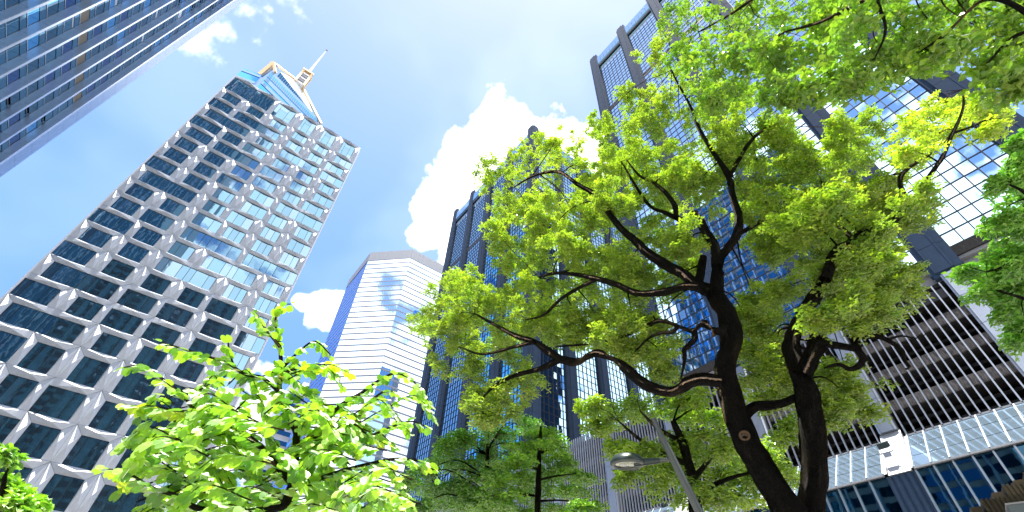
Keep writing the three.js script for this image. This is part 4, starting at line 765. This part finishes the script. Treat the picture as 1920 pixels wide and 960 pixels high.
  for (const [pts, off, want] of twigs) {
    const p = pts.map(([x, y, o]) => P(x, y, (o ?? 0) + off)), c = new THREE.CatmullRomCurve3(p, false, 'centripetal'), len = c.getLength(), k = Math.round(len / 0.030 * want), sick = R() < 0.05;
    for (let i = 2; i <= k; i++) {
      if (R() < 0.12) continue;
      const t = i / k, q = c.getPointAt(t), d = c.getTangentAt(t), side = (i % 2 ? 1 : -1), out = V(0, 1, 0).cross(d).normalize().multiplyScalar(side), s = (0.074 + 0.042 * R()) * (t > 0.9 ? 0.75 : 1);
      const dir = d.clone().multiplyScalar(0.5 + 0.5 * R()).addScaledVector(out, 0.55 + 0.5 * R()).add(V((R() - 0.5) * 0.7, -0.15 - 0.75 * R(), (R() - 0.5) * 0.7)).normalize();
      const upv = V((R() - 0.5) * 0.9, 1, (R() - 0.5) * 0.9).addScaledVector(out, 0.25), xa = upv.clone().cross(dir).normalize(), ya = dir.clone().cross(xa);
      const m = new THREE.Matrix4().makeBasis(xa, ya, dir); const pos = q.clone().addScaledVector(dir, 0.018);
      const v = R(), tone = (sick && R() < 0.6) || v < 0.015 ? (R() < 0.85 ? 4 : 5) : v < 0.42 ? 0 : v < 0.6 ? 1 : v < 0.86 ? 2 : 3;
      m.scale(V(s, s, s)); m.setPosition(pos.sub(base)); const w = pos.clone().add(base), [px, py, dz] = toPx(w);
      all.push({ m, tone, shape: Math.floor(R() * 4), size: s / dz, seen: px > 150 && px < 850 && py > 540 && py < 960 });
    }
  }
  all.sort((a, b) => (b.seen - a.seen) || (b.size - a.size));
  all.slice(0, 295).forEach((l) => { const o = mesh('leaf', shapes[l.shape], mats[l.tone], T); o.matrixAutoUpdate = true; l.m.decompose(o.position, o.quaternion, o.scale); });
  const rest = all.slice(295);
  shapes.forEach((g, v) => { const mine = rest.filter((l) => l.shape === v), im = new THREE.InstancedMesh(g, L.bauhinia, mine.length); im.name = 'leaves'; im.castShadow = im.receiveShadow = true; im.userData.kind = 'stuff';
    mine.forEach((l, i) => { im.setMatrixAt(i, l.m); const c = tones[l.tone]; im.setColorAt(i, lin(c.r / 0.30, c.g / 0.56, c.b / 0.022)); }); T.add(im); });
  console.log('round leaves', all.length);
}

// ---------------------------------------------------------------- street lamp
{
  const d = 10.2, joint = at(1243, 823, d), low = at(1312, 962, d * 0.985), top = at(1225, 785, d * 1.01);
  const dir = low.clone().sub(joint).normalize(), base = joint.clone().addScaledVector(dir, joint.y / -dir.y);
  const T = thing('street_lamp', 'grey street lamp with one round head on a leaning pole', 'street lamp', V(base.x, 0, base.z)), o = V(base.x, 0, base.z);
  const cyl = (name, a, b, r0, r1, m, s = 20) => { const v = b.clone().sub(a), g = new THREE.CylinderGeometry(r1, r0, v.length(), s); g.translate(0, v.length() / 2, 0); g.applyQuaternion(new THREE.Quaternion().setFromUnitVectors(V(0, 1, 0), v.clone().normalize())); g.translate(a.x - o.x, a.y - o.y, a.z - o.z); return mesh(name, g, m, T); };
  cyl('pole', base, joint, 0.11, 0.066, M.lampGrey); cyl('pole_top', joint, top, 0.052, 0.048, M.lampGrey);
  cyl('joint_collar', joint.clone().addScaledVector(dir, 0.06), joint.clone().addScaledVector(dir, -0.03), 0.072, 0.072, M.lampGrey);
  cyl('base_plate', V(base.x, 0, base.z), V(base.x, 0.14, base.z), 0.26, 0.24, M.lampGrey);
  const A = at(1259, 861, d), H = at(1177, 873, d); H.y = A.y - 0.02;
  const out = H.clone().sub(A).normalize(), E1 = H.clone().addScaledVector(out, -0.30);
  cyl('arm', A, E1, 0.04, 0.04, M.lampGrey, 14); cyl('arm_sleeve', E1.clone().addScaledVector(out, -0.32), H.clone().addScaledVector(out, -0.12), 0.056, 0.075, M.lampDark, 14);
  const shell = new THREE.LatheGeometry([[0.02, 0.17], [0.16, 0.165], [0.26, 0.13], [0.32, 0.06], [0.335, 0.0], [0.315, -0.015], [0.30, 0.0]].map(([x, y]) => new THREE.Vector2(x, y)), 40);
  const head = mesh('lamp_head', shell, M.lampDark, T); head.position.copy(H.clone().sub(o)); head.rotation.set(0.06, 0, 0.05);
  const ringG = new THREE.TorusGeometry(0.285, 0.034, 10, 40); ringG.rotateX(Math.PI / 2); mesh('rim', ringG, M.lampGrey, head).position.y = -0.012;
  const bowl = new THREE.LatheGeometry([[0.0, 0.09], [0.1, 0.08], [0.2, 0.045], [0.262, 0.0]].map(([x, y]) => new THREE.Vector2(x, y)), 32); mesh('reflector', bowl, M.reflector, head);
  const glass = new THREE.LatheGeometry([[0.0, -0.035], [0.12, -0.03], [0.22, -0.016], [0.258, 0.0]].map(([x, y]) => new THREE.Vector2(x, y)), 32); mesh('lens', glass, M.lampGlass, head);
  const bulb = new THREE.CylinderGeometry(0.035, 0.035, 0.2, 12); bulb.rotateZ(Math.PI / 2); mesh('bulb', bulb, M.lampGlass, head).position.y = 0.02;
}
// ---------------------------------------------------------------- flood lights on the canopy ends
function floodlight(p, label) {
  const T = thing('floodlight', label, 'floodlight', p, 'floodlights on the canopy end blocks');
  mesh('housing', poly(prismFaces([[-0.5, -0.02], [0.5, -0.02], [0.36, -0.42], [-0.36, -0.42]], 0.12, 0.62, (u, v, w) => V(w * 0.9 - 0.1, v + w * 0.5 + 0.25, u))), M.lampDark, T);
  mesh('front_glass', poly([[V(-0.13, 0.36, -0.46), V(-0.13, 0.36, 0.46), V(-0.13, 0.84, 0.46), V(-0.13, 0.84, -0.46)]]), M.flatDark, T);
  for (const s of [-0.56, 0.52]) mesh('bracket_arm', box([-0.3, -0.1, s], [-0.22, 0.6, s + 0.05]), M.fin, T);
  mesh('bracket_bar', box([-0.3, -0.16, -0.6], [-0.2, -0.08, 0.6]), M.fin, T);
  mesh('bracket_foot', box([-0.34, -0.5, -0.3], [-0.16, -0.165, 0.3]), M.fin, T);
  T.scale.setScalar(1.1); return T;
}
floodlight(V(56.9, 21.5, (-0.0195 - 0.216) * D1 - 0.3), 'floodlight on the white canopy end block beside the twin stemmed tree');
floodlight(V(56.9, 21.9, (-0.0195 - 0.216 * 3) * D1 - 1.4), 'floodlight on the canopy end block behind the street lamp pole');
// ---------------------------------------------------------------- stepped brown ribbed canopy in the lower right corner
{
  const d = 15, n = V(1, 0, 0), base0 = at(1900, 990, d), base = V(base0.x, 0, base0.z), T = thing('ribbed_shelter', 'stepped shelter of brown ribbed boxes and grey slabs', 'shelter', base);
  const place = (px, py, dd) => at(px, py, dd).sub(base);
  // every step: a ribbed box with a slab leaning out in front of it
  const steps = [[1848, 934, 15], [1888, 907, 15.6], [1928, 884, 16.2]];
  steps.forEach(([x, y, dd], i) => {
    const p = place(x, y, dd), w = 1.25, h = 1.3, dep = 1.5, px = p.x, pz = p.z, py = p.y;
    const f = (u, v, q) => V(px + q * 0.95 + u * 0.3, py + v, pz + u * 0.95 - q * 0.3);
    mesh('ribbed_box', box([-0.1, -h, 0.06], [w, -0.02, dep], f), M.brownRib, T);
    for (let k = 0; k < 17; k++) mesh('rib', box([-0.1 + k * 0.081, -h, 0], [-0.06 + k * 0.081, 0, 0.055], f), M.brownRib, T);
    mesh('end_board', box([-0.34, -h, 0.05], [-0.16, -0.12, dep], f), M.brownRib, T);
    if (i < 2) { const q = place(x + 42, y + 26, dd - 1.2), g = (u, v, t) => V(q.x + t * 0.95 + u * 0.3, q.y + v - t * 0.12, q.z + u * 0.95 - t * 0.3); mesh('slab', box([0, -0.30, -0.3], [1.5, 0, 0.8], g), M.greySlab, T); mesh('slab_edge', box([-0.02, 0.004, -0.32], [1.52, 0.03, 0.82], g), M.octTop, T); }
  });
  mesh('post', box([0.2, 0, 0.5], [0.5, place(1888, 907, 15.6).y - 1.25, 0.8]), M.brownRib, T);
}

renderer.render(scene, camera);
